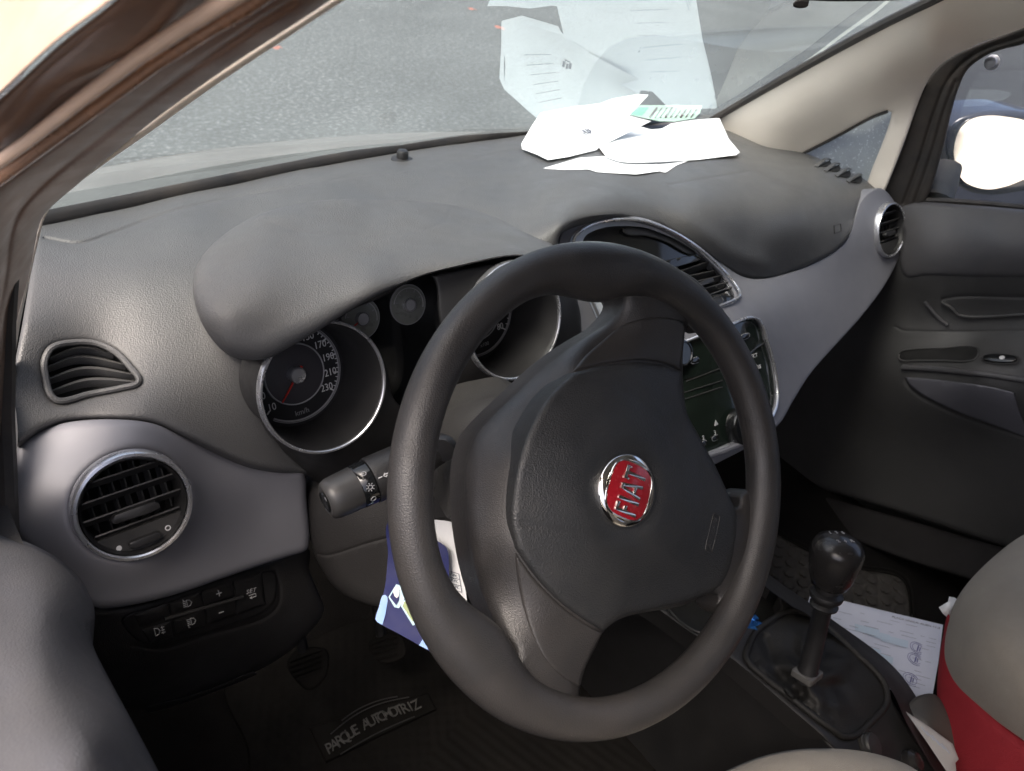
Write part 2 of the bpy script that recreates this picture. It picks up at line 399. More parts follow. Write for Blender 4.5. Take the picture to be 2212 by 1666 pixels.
def glass(name, tint, dust, ior=1.5, dcol=(.72, .78, .75), rough=.0, nscale=5):
    m = bpy.data.materials.new(name); m.use_nodes = True; N = m.node_tree.nodes; L = m.node_tree.links; N.clear()
    out = N.new('ShaderNodeOutputMaterial'); tr = N.new('ShaderNodeBsdfTransparent'); tr.inputs[0].default_value = (*tint, 1)
    gl = N.new('ShaderNodeBsdfGlossy'); gl.inputs['Roughness'].default_value = rough; gl.inputs[0].default_value = (.84, .97, 1, 1)
    fr = N.new('ShaderNodeFresnel'); fr.inputs['IOR'].default_value = ior
    m1 = N.new('ShaderNodeMixShader'); L.new(fr.outputs[0], m1.inputs[0]); L.new(tr.outputs[0], m1.inputs[1]); L.new(gl.outputs[0], m1.inputs[2])
    tl = N.new('ShaderNodeBsdfTranslucent'); tl.inputs[0].default_value = (*dcol, 1)
    df = N.new('ShaderNodeBsdfDiffuse'); df.inputs[0].default_value = (*dcol, 1)
    md = N.new('ShaderNodeMixShader'); md.inputs[0].default_value = .35; L.new(tl.outputs[0], md.inputs[1]); L.new(df.outputs[0], md.inputs[2])
    tc = N.new('ShaderNodeTexCoord'); n1 = N.new('ShaderNodeTexNoise'); n1.inputs['Scale'].default_value = nscale; n1.inputs['Detail'].default_value = 9; n1.inputs['Roughness'].default_value = .6
    L.new(tc.outputs['Object'], n1.inputs['Vector'])
    n2 = N.new('ShaderNodeTexNoise'); n2.inputs['Scale'].default_value = 260; n2.inputs['Detail'].default_value = 3; L.new(tc.outputs['Object'], n2.inputs['Vector'])
    r = N.new('ShaderNodeMapRange'); r.inputs['From Min'].default_value = .3; r.inputs['From Max'].default_value = .75; r.inputs['To Min'].default_value = dust*.7; r.inputs['To Max'].default_value = dust*1.35; L.new(n1.outputs[0], r.inputs['Value'])
    r2 = N.new('ShaderNodeMapRange'); r2.inputs['From Min'].default_value = .58; r2.inputs['From Max'].default_value = .70; r2.inputs['To Min'].default_value = 0; r2.inputs['To Max'].default_value = dust*.8; L.new(n2.outputs[0], r2.inputs['Value'])
    ad = N.new('ShaderNodeMath'); ad.use_clamp = True; L.new(r.outputs[0], ad.inputs[0]); L.new(r2.outputs[0], ad.inputs[1])
    m2 = N.new('ShaderNodeMixShader'); L.new(ad.outputs[0], m2.inputs[0]); L.new(m1.outputs[0], m2.inputs[1]); L.new(md.outputs[0], m2.inputs[2])
    L.new(m2.outputs[0], out.inputs[0]); return m
M['windscreen'] = glass('windscreen_glass', (.86, .93, .93), .15, 2.0, dcol=(.62, .72, .72))
M['sideglass'] = glass('side_glass', (.88, .92, .93), .06, 1.5)
M['quarterglass'] = glass('quarter_glass', (.86, .92, .92), .5, 1.5)
M['lens'] = glass('instrument_lens', (.9, .9, .9), .012, 1.6)

# ================================================================== DASHBOARD
dash = thing('dashboard', (0, .15, .40), 'dark grey moulded dashboard with satin grey fascia and round end vents', 'dashboard')
DASH = TPS([(92, 492, 'y', .30), (300, 450, 'y', .33), (500, 405, 'y', .36), (700, 365, 'y', .39), (870, 335, 'y', .41), (1130, 300, 'y', .42),
    (1400, 280, 'y', .42), (1560, 275, 'y', .385), (1646, 324, 'x', .60), (1731, 332, 'x', .66), (1850, 385, 'x', .67), (1888, 410, 'x', .665),
    (300, 600, 'z', .735), (400, 500, 'z', .745), (700, 400, 'z', .748), (1000, 400, 'z', .748), (1130, 430, 'z', .752), (1190, 500, 'z', .772), (1320, 425, 'z', .772), (1250, 445, 'z', .775),
    (1215, 540, 'd', .885), (1255, 720, 'd', .90),
    (60, 700, 'd', .66), (195, 805, 'd', .700), (100, 920, 'd', .645), (300, 880, 'd', .680), (450, 900, 'd', .715), (600, 1000, 'd', .760), (660, 1018, 'd', .785), (430, 720, 'd', .74),
    (1430, 500, 'x', .03), (1500, 540, 'x', .075), (1600, 596, 'x', .20), (1700, 590, 'x', .32), (1800, 545, 'x', .45), (1845, 470, 'x', .54),
    (1600, 440, 'z', .733), (1700, 420, 'z', .722), (1600, 370, 'z', .730), (1780, 400, 'z', .708), (1500, 430, 'z', .752), (1620, 500, 'z', .698), (1730, 490, 'z', .688), (1640, 555, 'z', .663)], reg=2e-3)
pad_out = [(80, 480, 1), (300, 440), (500, 396), (700, 356), (870, 326), (1130, 290), (1400, 262), (1560, 255), (1646, 312), (1735, 330), (1850, 378), (1892, 402), (1905, 412),
    (1880, 416), (1858, 432), (1846, 468), (1832, 512), (1803, 543), (1760, 566), (1705, 588), (1652, 601), (1605, 596), (1560, 571), (1500, 528), (1440, 492), (1385, 472), (1320, 466), (1262, 474), (1222, 492), (1206, 522),
    (1215, 580), (1240, 650), (1256, 720), (1253, 780, 1), (1232, 800, 1), (1215, 700), (1180, 600), (1120, 560), (950, 570), (780, 640), (620, 740), (560, 790), (553, 850), (575, 910), (605, 955), (640, 990), (668, 1022, 1),
    (610, 1019), (540, 1005), (470, 975), (400, 942), (330, 912), (240, 903), (150, 907), (90, 925), (55, 948), (38, 958), (22, 900), (30, 800), (48, 700), (66, 590)]
vent_hole = [(96, 812), (94, 780), (110, 752), (150, 741), (205, 742), (250, 762), (285, 798), (300, 826), (270, 838), (190, 854), (130, 868), (108, 855)]
def pad_bump(px, py, P):
    b = np.zeros(len(px))
    # soft airbag swell and its shallow dish
    b += .006*np.exp(-(((px-1650)/150)**2+((py-480)/90)**2))
    # raised brow over the centre stack
    b += .010*np.exp(-((seg_dist(np.c_[px, py], brow, False))/20)**2)
    return b
brow = spline([(1212, 480), (1235, 452), (1290, 432), (1370, 430), (1450, 458), (1520, 500), (1580, 548), (1650, 575)], closed=False)
upper_pad = patch('upper_pad', pad_out, DASH, M['dash'], dash, rnd=.007, thick=.05, step=13, bump=pad_bump, holes=[vent_hole],
    grooves=[([(95, 515), (170, 526), (240, 505), (380, 455), (560, 418), (740, 385), (900, 366), (1130, 322)], .0045, 4), ([(1445, 400), (1500, 390), (1570, 379), (1620, 370)], .0045, 3),
             ([(1130, 318), (1180, 310)], .002, 4), ([(1000, 343), (1080, 330), (1130, 322)], .002, 3)], skirt=(0, .6, -.8))
# windscreen-side black strip
MB().tube([surf(DASH, x, y)+np.array([0, .003, .004]) for x, y in ((84, 486), (200, 462), (300, 441), (500, 398), (700, 357), (870, 327), (1000, 309), (1130, 291), (1300, 272), (1450, 262), (1545, 262))], .0080, 10, flat=.5).build('windscreen_seal_strip', M['rubber'], dash)
# airbag lid outline (fine groove tile) and mark
lidn = snorm(DASH, 1797, 495); c = surf(DASH, 1797, 495)+lidn*.0095
xa = surf(DASH, 1815, 488)-surf(DASH, 1780, 500); xa /= np.linalg.norm(xa); ya = np.cross(lidn, xa)
mb = MB()
for dx, dy, w, h in ((0, .006, .026, .0016), (0, -.006, .026, .0016), (-.013, 0, .0016, .012), (.013, 0, .0016, .012)):
    mb.box(c+xa*dx+ya*dy, xa, ya, lidn, w, h, .0012)
mb.build('airbag_mark', M['black'], dash)
# --- instrument hood
HOOD = TPS([(418, 640, 'd', .625), (425, 560, 'd', .665), (500, 500, 'd', .71), (560, 462, 'd', .735), (650, 440, 'd', .77), (770, 430, 'd', .815), (880, 432, 'd', .86), (970, 440, 'd', .885), (1060, 470, 'd', .895), (1130, 500, 'd', .885), (1190, 530, 'd', .845),
    (475, 755, 'd', .615), (540, 778, 'd', .628), (600, 755, 'd', .635), (750, 675, 'd', .660), (875, 610, 'd', .695), (1000, 573, 'd', .715), (1106, 553, 'd', .745), (1170, 548, 'd', .775),
    (700, 560, 'd', .695), (560, 600, 'd', .64), (900, 500, 'd', .79), (650, 500, 'd', .735), (800, 460, 'd', .83), (1000, 500, 'd', .835), (500, 680, 'd', .612), (800, 590, 'd', .68)], reg=6e-3)
hood_out = [(418, 640), (419, 600), (428, 568), (455, 532), (500, 495), (560, 462), (650, 439), (720, 431), (800, 430), (880, 433), (970, 442), (1050, 462), (1120, 492), (1170, 518), (1196, 532), (1185, 552), (1110, 553), (1060, 560), (1000, 574), (930, 591), (875, 611), (810, 641), (750, 675), (690, 713), (630, 748), (585, 772), (545, 779), (510, 773), (480, 757), (450, 722), (430, 685)]
patch('instrument_hood', hood_out, HOOD, M['hood'], dash, rnd=.018, thick=.16, step=11,
      grooves=[([(560, 470), (640, 500), (760, 508), (900, 500), (960, 478), (975, 452)], .0012, 5)])
# --- left silver pod
POD = TPS([(290, 905, 'd', .668), (100, 940, 'd', .650), (40, 965, 'd', .635), (25, 1130, 'd', .615), (100, 1230, 'd', .618), (220, 1312, 'd', .640), (430, 1265, 'd', .71), (560, 1220, 'd', .765), (668, 1185, 'd', .812),
    (460, 975, 'd', .725), (560, 1010, 'd', .755), (660, 1020, 'd', .788), (668, 1100, 'd', .798), (287, 1090, 'd', .647), (160, 1060, 'd', .628), (430, 1120, 'd', .70), (560, 1110, 'd', .765)], reg=2e-3)
VL = np.array([-.66, 0, .62]); NV = np.array([-.02, -math.cos(R_(25)), math.sin(R_(25))])
def pxof(P):
    c = RM.T@(np.array(P)-EYE); return (CX+F*c[0]/c[2], CY+F*c[1]/c[2])
def circle_px(C, N, r, n=40):
    N = N/np.linalg.norm(N); u = np.cross([0, 0, 1], N); u /= np.linalg.norm(u); w = np.cross(N, u)
    return [pxof(C+r*(math.cos(2*math.pi*k/n)*u+math.sin(2*math.pi*k/n)*w)) for k in range(n)]
VLc = at(287, 1090, 'd', .645)
RL = .0443
pod_out = [(38, 962), (90, 930), (150, 912), (240, 906), (330, 915), (400, 946), (470, 979), (540, 1008), (610, 1021), (652, 1020), (660, 1035), (662, 1080), (667, 1130), (668, 1165), (662, 1188), (630, 1200), (560, 1222), (480, 1250), (400, 1278), (320, 1300), (250, 1312), (205, 1312), (160, 1280), (90, 1215), (25, 1140), (24, 1100), (30, 1040)]
def pod_bump(px, py, P):
    d = np.linalg.norm(P-(VLc-0), axis=1)
    return .006*np.exp(-((d-RL-.006)/.018)**2)
patch('end_fascia', pod_out, POD, M['silver'], dash, rnd=.007, thick=.035, step=10, bump=pod_bump, holes=[circle_px(VLc, NV, RL+.0005)])
def round_vent(C, N, r, parent, thumb=True, off=.0075):
    N = N/np.linalg.norm(N); X = np.cross([0, 0, 1], N); X /= np.linalg.norm(X)
    if X[0] < 0: X = -X
    Yv = np.cross(N, X)
    if Yv[2] < 0: Yv = -Yv
    C = C+N*off
    ring = MB(); prof = [(r-.0024, -.012), (r-.0024, .0010), (r-.0012, .0024), (r+.0010, .0020), (r+.0022, -.0005), (r+.0024, -.012)]
    ring.lathe(prof, C, N, 72, cap=False).build('trim_ring', M['satin'], parent)
    hs = MB().lathe([(r-.0036, .0005), (r-.0055, -.003), (r-.007, -.05), (.0001, -.052)], C, N, 48, cap=False).build('vent_housing', M['black'], parent)
    ri = r-.0056
    for k in range(5):
        y = (.60-.34*k)*r
        if k == 4: continue
        hw = math.sqrt(max(ri*ri-y*y, 1e-6))
        MB().box(C+Yv*y-N*.010, X, (Yv*.62+N*.78), (N*.62-Yv*.78), 2*hw, .011, .0014, .0006).build('slat', M['slat'], parent)
    for k in range(8):
        x = (-.78+.222*k)*r; hw = math.sqrt(max(ri*ri-x*x, 1e-6)); lo = -.5*r
        lo2 = max(-hw, lo); 
        MB().box(C+X*x+Yv*(hw+lo2)/2-N*.030, (X*.92+N*.38), Yv, (N*.92-X*.38), .0014, hw-lo2, .018).build('vane', M['vane'], parent)
    # direction tab
    P = [(-.020, -.0008), (-.018, -.0038), (-.004, -.0048), (.010, -.0048), (.018, -.0036), (.019, 0), (.016, .0034), (.004, .0042), (-.016, .0036)]
    MB().prism(P, C-Yv*.12*r-N*.008, X, Yv, N, 0, .008, .002).build('direction_tab', M['black'], parent)
    # lower plate with thumb wheel and two dots
    y0 = -.50*r; a0 = math.asin(.50); pts = [(math.cos(a)*ri, math.sin(a)*ri) for a in np.linspace(math.pi+a0, 2*math.pi-a0, 24)]
    MB().prism(pts, C, X, Yv, N, -.016, -.0045).build('lower_plate', M['slat'], parent)
    if thumb:
        MB().box(C-Yv*.70*r-N*.002, X, Yv, N, .026, .0062, .007, .0028).build('thumb_wheel', M['black'], parent)
        d1 = MB().lathe([(.0001, .0008), (.0022, .0006), (.0022, 0)], C-X*.45*r-Yv*.70*r-N*.0044, N, 16); d1.build('closed_mark', M['white'], parent)
        MB().lathe([(.0016, .0006), (.0024, .0006), (.0024, 0), (.0016, 0)], C+X*.45*r-Yv*.66*r-N*.0044, N, 16, cap=False).build('open_mark', M['white'], parent)
round_vent(VLc, NV, RL, dash)
# --- upper left defroster outlet in the pad
VD = OFFS(DASH, .010)
patch('defroster_outlet', vent_hole, OFFS(DASH, .030), M['void'], dash, rnd=0, thick=0, step=14)
vr = spline(vent_hole, step=6)
MB().tube([surf(DASH, *p)+snorm(DASH, *p)*.0012 for p in vr], .0028, 8, closed=True).build('defroster_frame', M['dash'], dash)
for k, (a, b, c_) in enumerate([((108, 774), (175, 752), (245, 766)), ((97, 796), (170, 772), (272, 789)), ((94, 824), (180, 797), (290, 810)), ((104, 848), (190, 822), (298, 826))]):
    cur = spline([a, b, c_], closed=False, step=10)
    V = []; n = len(cur)
    for i, p in enumerate(cur):
        w = 9*math.sin(math.pi*(.12+.76*i/(n-1)))+2
        a0 = surf(OFFS(DASH, .004), p[0], p[1]); a1 = surf(OFFS(DASH, .010), p[0], p[1]-w*.5); a2 = surf(OFFS(DASH, .010), p[0], p[1]+w*.9)
        V += [a1, a0, a2, a2+np.array([0, .002, -.004])]
    Fa = [(4*i+j, 4*i+j+1, 4*i+5+j, 4*i+4+j) for i in range(n-1) for j in range(3)]
    mesh_obj('defroster_slat', V, Fa, M['dash'], dash)
# --- right silver fascia with the centre stack
FAS = TPS([(1205, 525, 'd', .905), (1262, 474, 'x', -.10), (1320, 466, 'x', -.055), (1385, 472, 'x', -.01), (1440, 492, 'x', .03), (1500, 528, 'x', .075), (1605, 596, 'x', .205), (1705, 588, 'x', .325), (1803, 543, 'x', .455), (1846, 468, 'x', .545), (1862, 428, 'x', .60), (1905, 412, 'x', .645),
    (1947, 500, 'x', .695), (1925, 575, 'x', .665), (1920, 497, 'd', 1.412), (1850, 690, 'x', .50), (1770, 770, 'x', .34), (1700, 880, 'x', .17), (1672, 915, 'x', .115), (1595, 650, 'x', .115), (1620, 690, 'x', .118), (1540, 980, 'x', .0),
    (1297, 705, 'x', -.105), (1257, 617, 'x', -.125), (1300, 850, 'x', -.13), (1700, 700, 'x', .25), (1420, 620, 'x', -.01), (1450, 850, 'x', -.03), (1870, 560, 'x', .58)], reg=2e-3)
stack_hole = [(1232, 520), (1250, 499), (1280, 484), (1325, 477), (1375, 479), (1415, 490), (1455, 508), (1500, 537), (1532, 565), (1565, 600), (1585, 627), (1592, 642), (1585, 652), (1550, 666), (1480, 690), (1400, 716), (1340, 735), (1312, 738), (1298, 708), (1278, 662), (1257, 617), (1240, 565)]
radio_hole = [(1400, 762), (1475, 739), (1530, 718), (1572, 703), (1600, 692), (1618, 688), (1633, 692), (1644, 707), (1652, 735), (1665, 777), (1674, 830), (1676, 858), (1671, 885), (1658, 909), (1635, 932), (1577, 958), (1540, 974), (1460, 1000), (1420, 960), (1405, 860)]
VRc = at(1921, 497, 'd', 1.405); RR = .0475
NVR = np.array([-.03, -math.cos(R_(24)), math.sin(R_(24))])
fas_out = [(1206, 524), (1222, 494), (1262, 475), (1320, 467), (1385, 473), (1440, 493), (1500, 530), (1560, 573), (1605, 598), (1652, 603), (1705, 590), (1760, 568), (1803, 545), (1832, 514), (1847, 469), (1860, 434), (1882, 412), (1903, 407), (1925, 425), (1940, 455), (1949, 500), (1948, 535), (1935, 572), (1905, 625), (1855, 690), (1805, 745), (1750, 808), (1712, 868), (1684, 915), (1640, 950), (1580, 985), (1480, 1030), (1360, 1040), (1310, 950), (1290, 830), (1262, 740), (1240, 655), (1214, 580)]
def fas_bump(px, py, P):
    b = .002*np.exp(-((seg_dist(np.c_[px, py], spline(circle_px(VRc, NVR, RR+.004)), True))/9)**2)
    b += .0025*np.exp(-((seg_dist(np.c_[px, py], spline(stack_hole), True))/10)**2)
    return b
patch('centre_fascia', [(x, y-(3 if 1206 < x < 1600 and y < 600 else 0)) for x, y in fas_out], OFFS(FAS, -.002), M['silver'], dash, rnd=.003, thick=.035, step=10, bump=fas_bump, holes=[stack_hole, radio_hole, circle_px(VRc, NVR, RR+.0003)], skirt=(0, .9, -.4))
round_vent(VRc, NVR, RR, dash, thumb=False, off=.004)
# centre stack
def line3(base, P, off=0): return [surf(base, x, y)+snorm(base, x, y)*off for x, y in P]
stack = mesh_obj  # (placeholder name not used)
MB().tube(line3(FAS, spline(stack_hole, step=7), .0062), .0021, 8, closed=True).build('centre_trim_ring', M['satin'], dash)
inner = OFFS(FAS, .004)
disp_out = [(1262, 514), (1287, 497), (1325, 489), (1387, 491), (1425, 503), (1465, 520), (1497, 540), (1507, 550, 1), (1436, 566), (1340, 590), (1262, 606, 1), (1254, 560)]
patch('centre_face_plate', stack_hole, OFFS(FAS, .006), M['silverlight'], dash, rnd=0, thick=.01, step=12,
      holes=[disp_out, [(1505, 556), (1524, 562), (1552, 592), (1580, 630), (1584, 640), (1545, 655), (1480, 676), (1440, 640), (1425, 585)], [(1296, 628), (1310, 620), (1400, 597), (1430, 660), (1440, 686), (1340, 716), (1322, 700), (1306, 668), (1295, 645)]])
patch('clock_display', [(x, y) for x, y, *_ in disp_out], OFFS(FAS, .013), M['gloss'], dash, rnd=0, thick=.004, step=14)
patch('display_visor', [(1345, 500), (1387, 493), (1425, 505), (1465, 522), (1497, 541), (1504, 549), (1485, 549), (1440, 524), (1395, 510)], OFFS(FAS, .007), M['black'], dash, rnd=.002, thick=.004, step=10)
patch('gloss_band', [(1436, 563, 1), (1504, 549, 1), (1518, 556), (1512, 562), (1457, 578), (1330, 611), (1310, 606)], OFFS(FAS, .003), M['gloss'], dash, rnd=.001, thick=.006, step=10)
patch('vent_surround', [(1503, 555), (1518, 557), (1540, 572), (1572, 608), (1588, 640), (1550, 661), (1480, 685), (1420, 700), (1400, 600)], OFFS(FAS, .0045), M['gloss'], dash, rnd=.002, thick=.01, step=12,
      holes=[[(1460, 581), (1517, 560), (1548, 592), (1575, 622), (1566, 631), (1525, 641), (1480, 660), (1440, 640)]])
patch('vent_cavity', [(1290, 600), (1520, 556), (1590, 635), (1440, 700), (1330, 725)], OFFS(FAS, .035), M['void'], dash, rnd=0, thick=0, step=20, smooth=False)
for (a, b) in (((1440, 601), (1528, 572)), ((1455, 610), (1557, 588)), ((1462, 625), (1565, 600)), ((1470, 645), (1572, 615)), ((1478, 662), (1576, 627))):
    p, q = surf(OFFS(FAS, .012), *a), surf(OFFS(FAS, .012), *b); X = q-p; l = np.linalg.norm(X); X /= l
    N = snorm(FAS, 1500, 610); Yv = np.cross(N, X)
    MB().box((p+q)/2, X, Yv*.5+N*.86, N*.5-Yv*.86, l, .013, .0016, .0007).build('centre_vent_slat', M['slat'], dash)
p, q = surf(OFFS(FAS, .008), 1505, 617), surf(OFFS(FAS, .008), 1537, 606); X = (q-p)/np.linalg.norm(q-p)
MB().box((p+q)/2, X, np.cross(N, X), N, .04, .006, .008, .0025).build('vent_tab', M['black'], dash)
for (a, b) in (((1294, 648), (1342, 633)), ((1298, 664), (1345, 648)), ((1308, 682), (1350, 670)), ((1316, 698), (1356, 688))):
    p, q = surf(OFFS(FAS, .012), *a), surf(OFFS(FAS, .012), *b); X = q-p; l = np.linalg.norm(X); X /= l
    Yv = np.cross(N, X); MB().box((p+q)/2+X*.03, X, Yv*.5+N*.86, N*.5-Yv*.86, l+.06, .013, .0016, .0007).build('centre_vent_slat', M['slat'], dash)
# hazard style button at the lower right of the vent
p = surf(FAS, 1549, 650); 
mb = MB(); ov = [(.011*math.cos(a)*(1 if 1 else 1), .0055*math.sin(a)) for a in np.linspace(0, 2*math.pi, 25)[:-1]]
Xs = surf(FAS, 1560, 645)-surf(FAS, 1530, 655); Xs /= np.linalg.norm(Xs); Ns = snorm(FAS, 1549, 650); Ys = np.cross(Ns, Xs)
MB().prism(ov, p, Xs, Ys, Ns, -.006, .001, .001).build('small_button', M['black'], dash)
MB().tube([p+Xs*x*1.05+Ys*y*1.05+Ns*.001 for x, y in ov], .0006, 6, closed=True).build('button_rim', M['slat'], dash)
# ---- radio
radio = mesh_obj
RAD = OFFS(FAS, .004)
unit = patch('radio_panel', radio_hole, RAD, M['radio'], dash, rnd=.002, thick=.01, step=12,
    grooves=[([(1480, 823), (1530, 808), (1600, 778), (1648, 734)], .0016, 2), ([(1475, 840), (1580, 800), (1668, 770)], 0, 2)])
trim = spline(radio_hole, step=7)
MB().tube(line3(FAS, trim, .0030), .0023, 8, closed=True).build('radio_trim', M['satin'], dash)
NR = snorm(FAS, 1600, 820); XR = surf(FAS, 1640, 760)-surf(FAS, 1560, 790); XR /= np.linalg.norm(XR); YR = np.cross(NR, XR)
def radio_at(px, py, o=.0012): return surf(RAD, px, py)+snorm(FAS, px, py)*o
for px, py, w, h in ((1608, 727, .019, .0065), (1503, 778, .020, .007), (1658, 720, .001, .001), (1627, 793, .013, .0055), (1636, 828, .014, .0055), (1641, 857, .013, .0055), (1646, 888, .011, .0055), (1653, 916, .008, .004), (1545, 946, .014, .006), (1520, 957, .010, .005)):
    if w < .002: continue
    ov = [(w/2*math.copysign(abs(math.cos(a))**.7, math.cos(a)), h/2*math.copysign(abs(math.sin(a))**.7, math.sin(a))) for a in np.linspace(0, 2*math.pi, 21)[:-1]]
    b = MB().prism(ov, radio_at(px, py, 0), XR, YR, NR, -.002, .002, .0008).build('radio_button', M['gloss'], dash)
    MB().tube([radio_at(px, py, .001)+XR*x*1.1+YR*y*1.1 for x, y in ov], .0005, 6, closed=True).build('button_rim', M['greyprint'], b)
for body, px, py, s in (('EJECT', 1625, 770, .0075), ('MUTE', 1633, 795, .0075), ('FM', 1640, 822, .0075), ('AM', 1645, 853, .0075), ('3', 1543, 935, .009), ('2', 1518, 946, .009)):
    text('button_print', body, radio_at(px, py, .0016), XR, YR, s, M['white'], dash, ext=.0002)
MB().prism([(-.004, -.003), (.004, -.003), (0, .004)], radio_at(1546, 914, .0004), XR, YR, NR, 0, .0008).build('button_print', M['white'], dash)
for px, py, r in ((1462, 764, .018), (1596, 922, .026)):
    c0 = radio_at(px, py, -.002)
    MB().lathe([(r, 0), (r, .010), (r*.93, .014), (r*.80, .015), (r*.76, .0135), (.0001, .0135)], c0, NR, 40).build('rotary_knob', M['gloss'], dash)
for P in ([(1482, 824), (1570, 790), (1590, 782)], [(1590, 782), (1652, 739)], [(1480, 862), (1560, 836)], [(1478, 848), (1560, 822)]):
    MB().tube(line3(RAD, spline(P, closed=False), .0006), .0008, 6).build('panel_seam', M['slat'], dash)
# climate lip under radio
MB().tube(line3(FAS, [(1400, 1030), (1500, 992), (1560, 972), (1600, 955)], .006), .004, 8).build('lower_trim_strip', M['silver'], dash)
# demister ribs on the far corner of the pad
for (px, py) in ((1775, 352), (1795, 361), (1818, 372), (1843, 384)):
    n = snorm(DASH, px, py); p0 = surf(DASH, px-13, py+10); p1 = surf(DASH, px+17, py-6)
    X = (p1-p0); l = np.linalg.norm(X); X /= l; Yv = np.cross(n, X)
    V = MB(); prof = []
    arc = [(l*(t-.5), .007*math.sin(math.pi*t)) for t in np.linspace(0, 1, 12)]
    V.tube([(p0+p1)/2+X*a+n*(b+.001)+Yv*0 for a, b in arc], .0035, 8, up=n, flat=.5).build('demister_rib', M['dash'], dash)
    V = MB(); V.prism([(l*(t-.5)*.8, -.012*math.sin(math.pi*t)) for t in np.linspace(0, 1, 12)], (p0+p1)/2-Yv*.002, X, Yv, n, .0005, .0015).build('demister_slot', M['void'], dash)
# rubber bump stop near the windscreen
c = surf(DASH, 869, 345); MB().lathe([(.017, -.006), (.016, .001), (.0085, .003), (.0085, .011), (.0065, .014), (.0001, .015)], c, (0, -.05, 1), 32).build('sensor_dome', M['black'], dash)

# ================================================================== INSTRUMENT CLUSTER
clu = thing('instrument_cluster', (-.38, 0, .60), 'black instrument cluster with speedometer and rev counter under the hood', 'instruments')
NC = np.array([0, -math.cos(R_(20)), math.sin(R_(20))]); XC = np.array([1., 0, 0]); YC = np.cross(NC, XC)
SP = at(703, 838, 'd', .70); TA = at(1114, 694, 'd', .790)
back = (SP+TA)/2-NC*.045
bp = MB(); bp.box(back-NC*.055-YC*.01, XC, YC, NC, .18, .09, .01).build('backing_plate', M['black'], clu)
# lower black bezel shelf
def _rp(C_, px, py, o=.008): return (px, py, 'd', float(PLANE(C_-NC*o, NC)(np.array([(px, py)]))[0]))
CB = TPS([_rp(SP, *q) for q in ((568, 830), (600, 750), (700, 690), (800, 740), (838, 860), (800, 955), (737, 985), (640, 930))]+[_rp(TA, *q) for q in ((1005, 640), (1080, 570), (1190, 610), (1228, 709), (1190, 790), (1125, 825), (1030, 780))]+
  [(545, 870, 'd', .715), (610, 975, 'd', .765), (680, 1035, 'd', .80), (850, 990, 'd', .80), (1110, 870, 'd', .87), (1250, 760, 'd', .90), (950, 930, 'd', .82)], reg=1e-3)
speed_px = circle_px(SP, NC, .0595); tach_px = circle_px(TA, NC, .0595)
patch('bezel_panel', [(590, 775), (556, 830), (566, 900), (600, 960), (650, 1010), (680, 1040), (720, 1050), (800, 1010), (900, 965), (1000, 925), (1110, 880), (1240, 800), (1256, 700), (1235, 620), (1190, 568), (1000, 582), (780, 640), (620, 720)],
      CB, M['black'], clu, rnd=.004, thick=.01, step=12, holes=[speed_px, tach_px, [(735, 690), (830, 640), (905, 600), (935, 600), (945, 660), (950, 800), (880, 880), (850, 860), (835, 800), (805, 745), (770, 715)]])
dp = patch('display_glass', [(725, 690), (830, 628), (905, 588), (945, 590), (955, 660), (958, 810), (880, 895), (845, 870), (828, 800), (800, 745), (760, 710)], TPS([(760, 700, 'd', .755), (940, 600, 'd', .80), (850, 880, 'd', .80), (950, 800, 'd', .83), (850, 740, 'd', .785)]), M['gloss'], clu, rnd=0, thick=.004, step=18)
def ring(C, r, w, parent, m, h=.0, t=.0022, nm='chrome_ring'):
    return MB().lathe([(r-w/2, h-.006), (r-w/2, h+t*.6), (r-w/4, h+t), (r+w/4, h+t), (r+w/2, h+t*.5), (r+w/2, h-.006)], C, NC, 96, cap=False).build(nm, m, parent)
def arc(C, r, w, a0, a1, parent, m, h, nm, n=60):
    V = []; Fa = []
    for k in range(n+1):
        a = R_(a0+(a1-a0)*k/n)
        for rr, hh in ((r-w/2, h), (r-w/2, h+.0006), (r+w/2, h+.0006), (r+w/2, h)):
            V.append(C+(XC*math.cos(a)+YC*math.sin(a))*rr+NC*hh)
    for k in range(n):
        for j in range(4): Fa.append((4*k+j, 4*k+(j+1) % 4, 4*k+4+(j+1) % 4, 4*k+4+j))
    return mesh_obj(nm, V, Fa, m, parent)
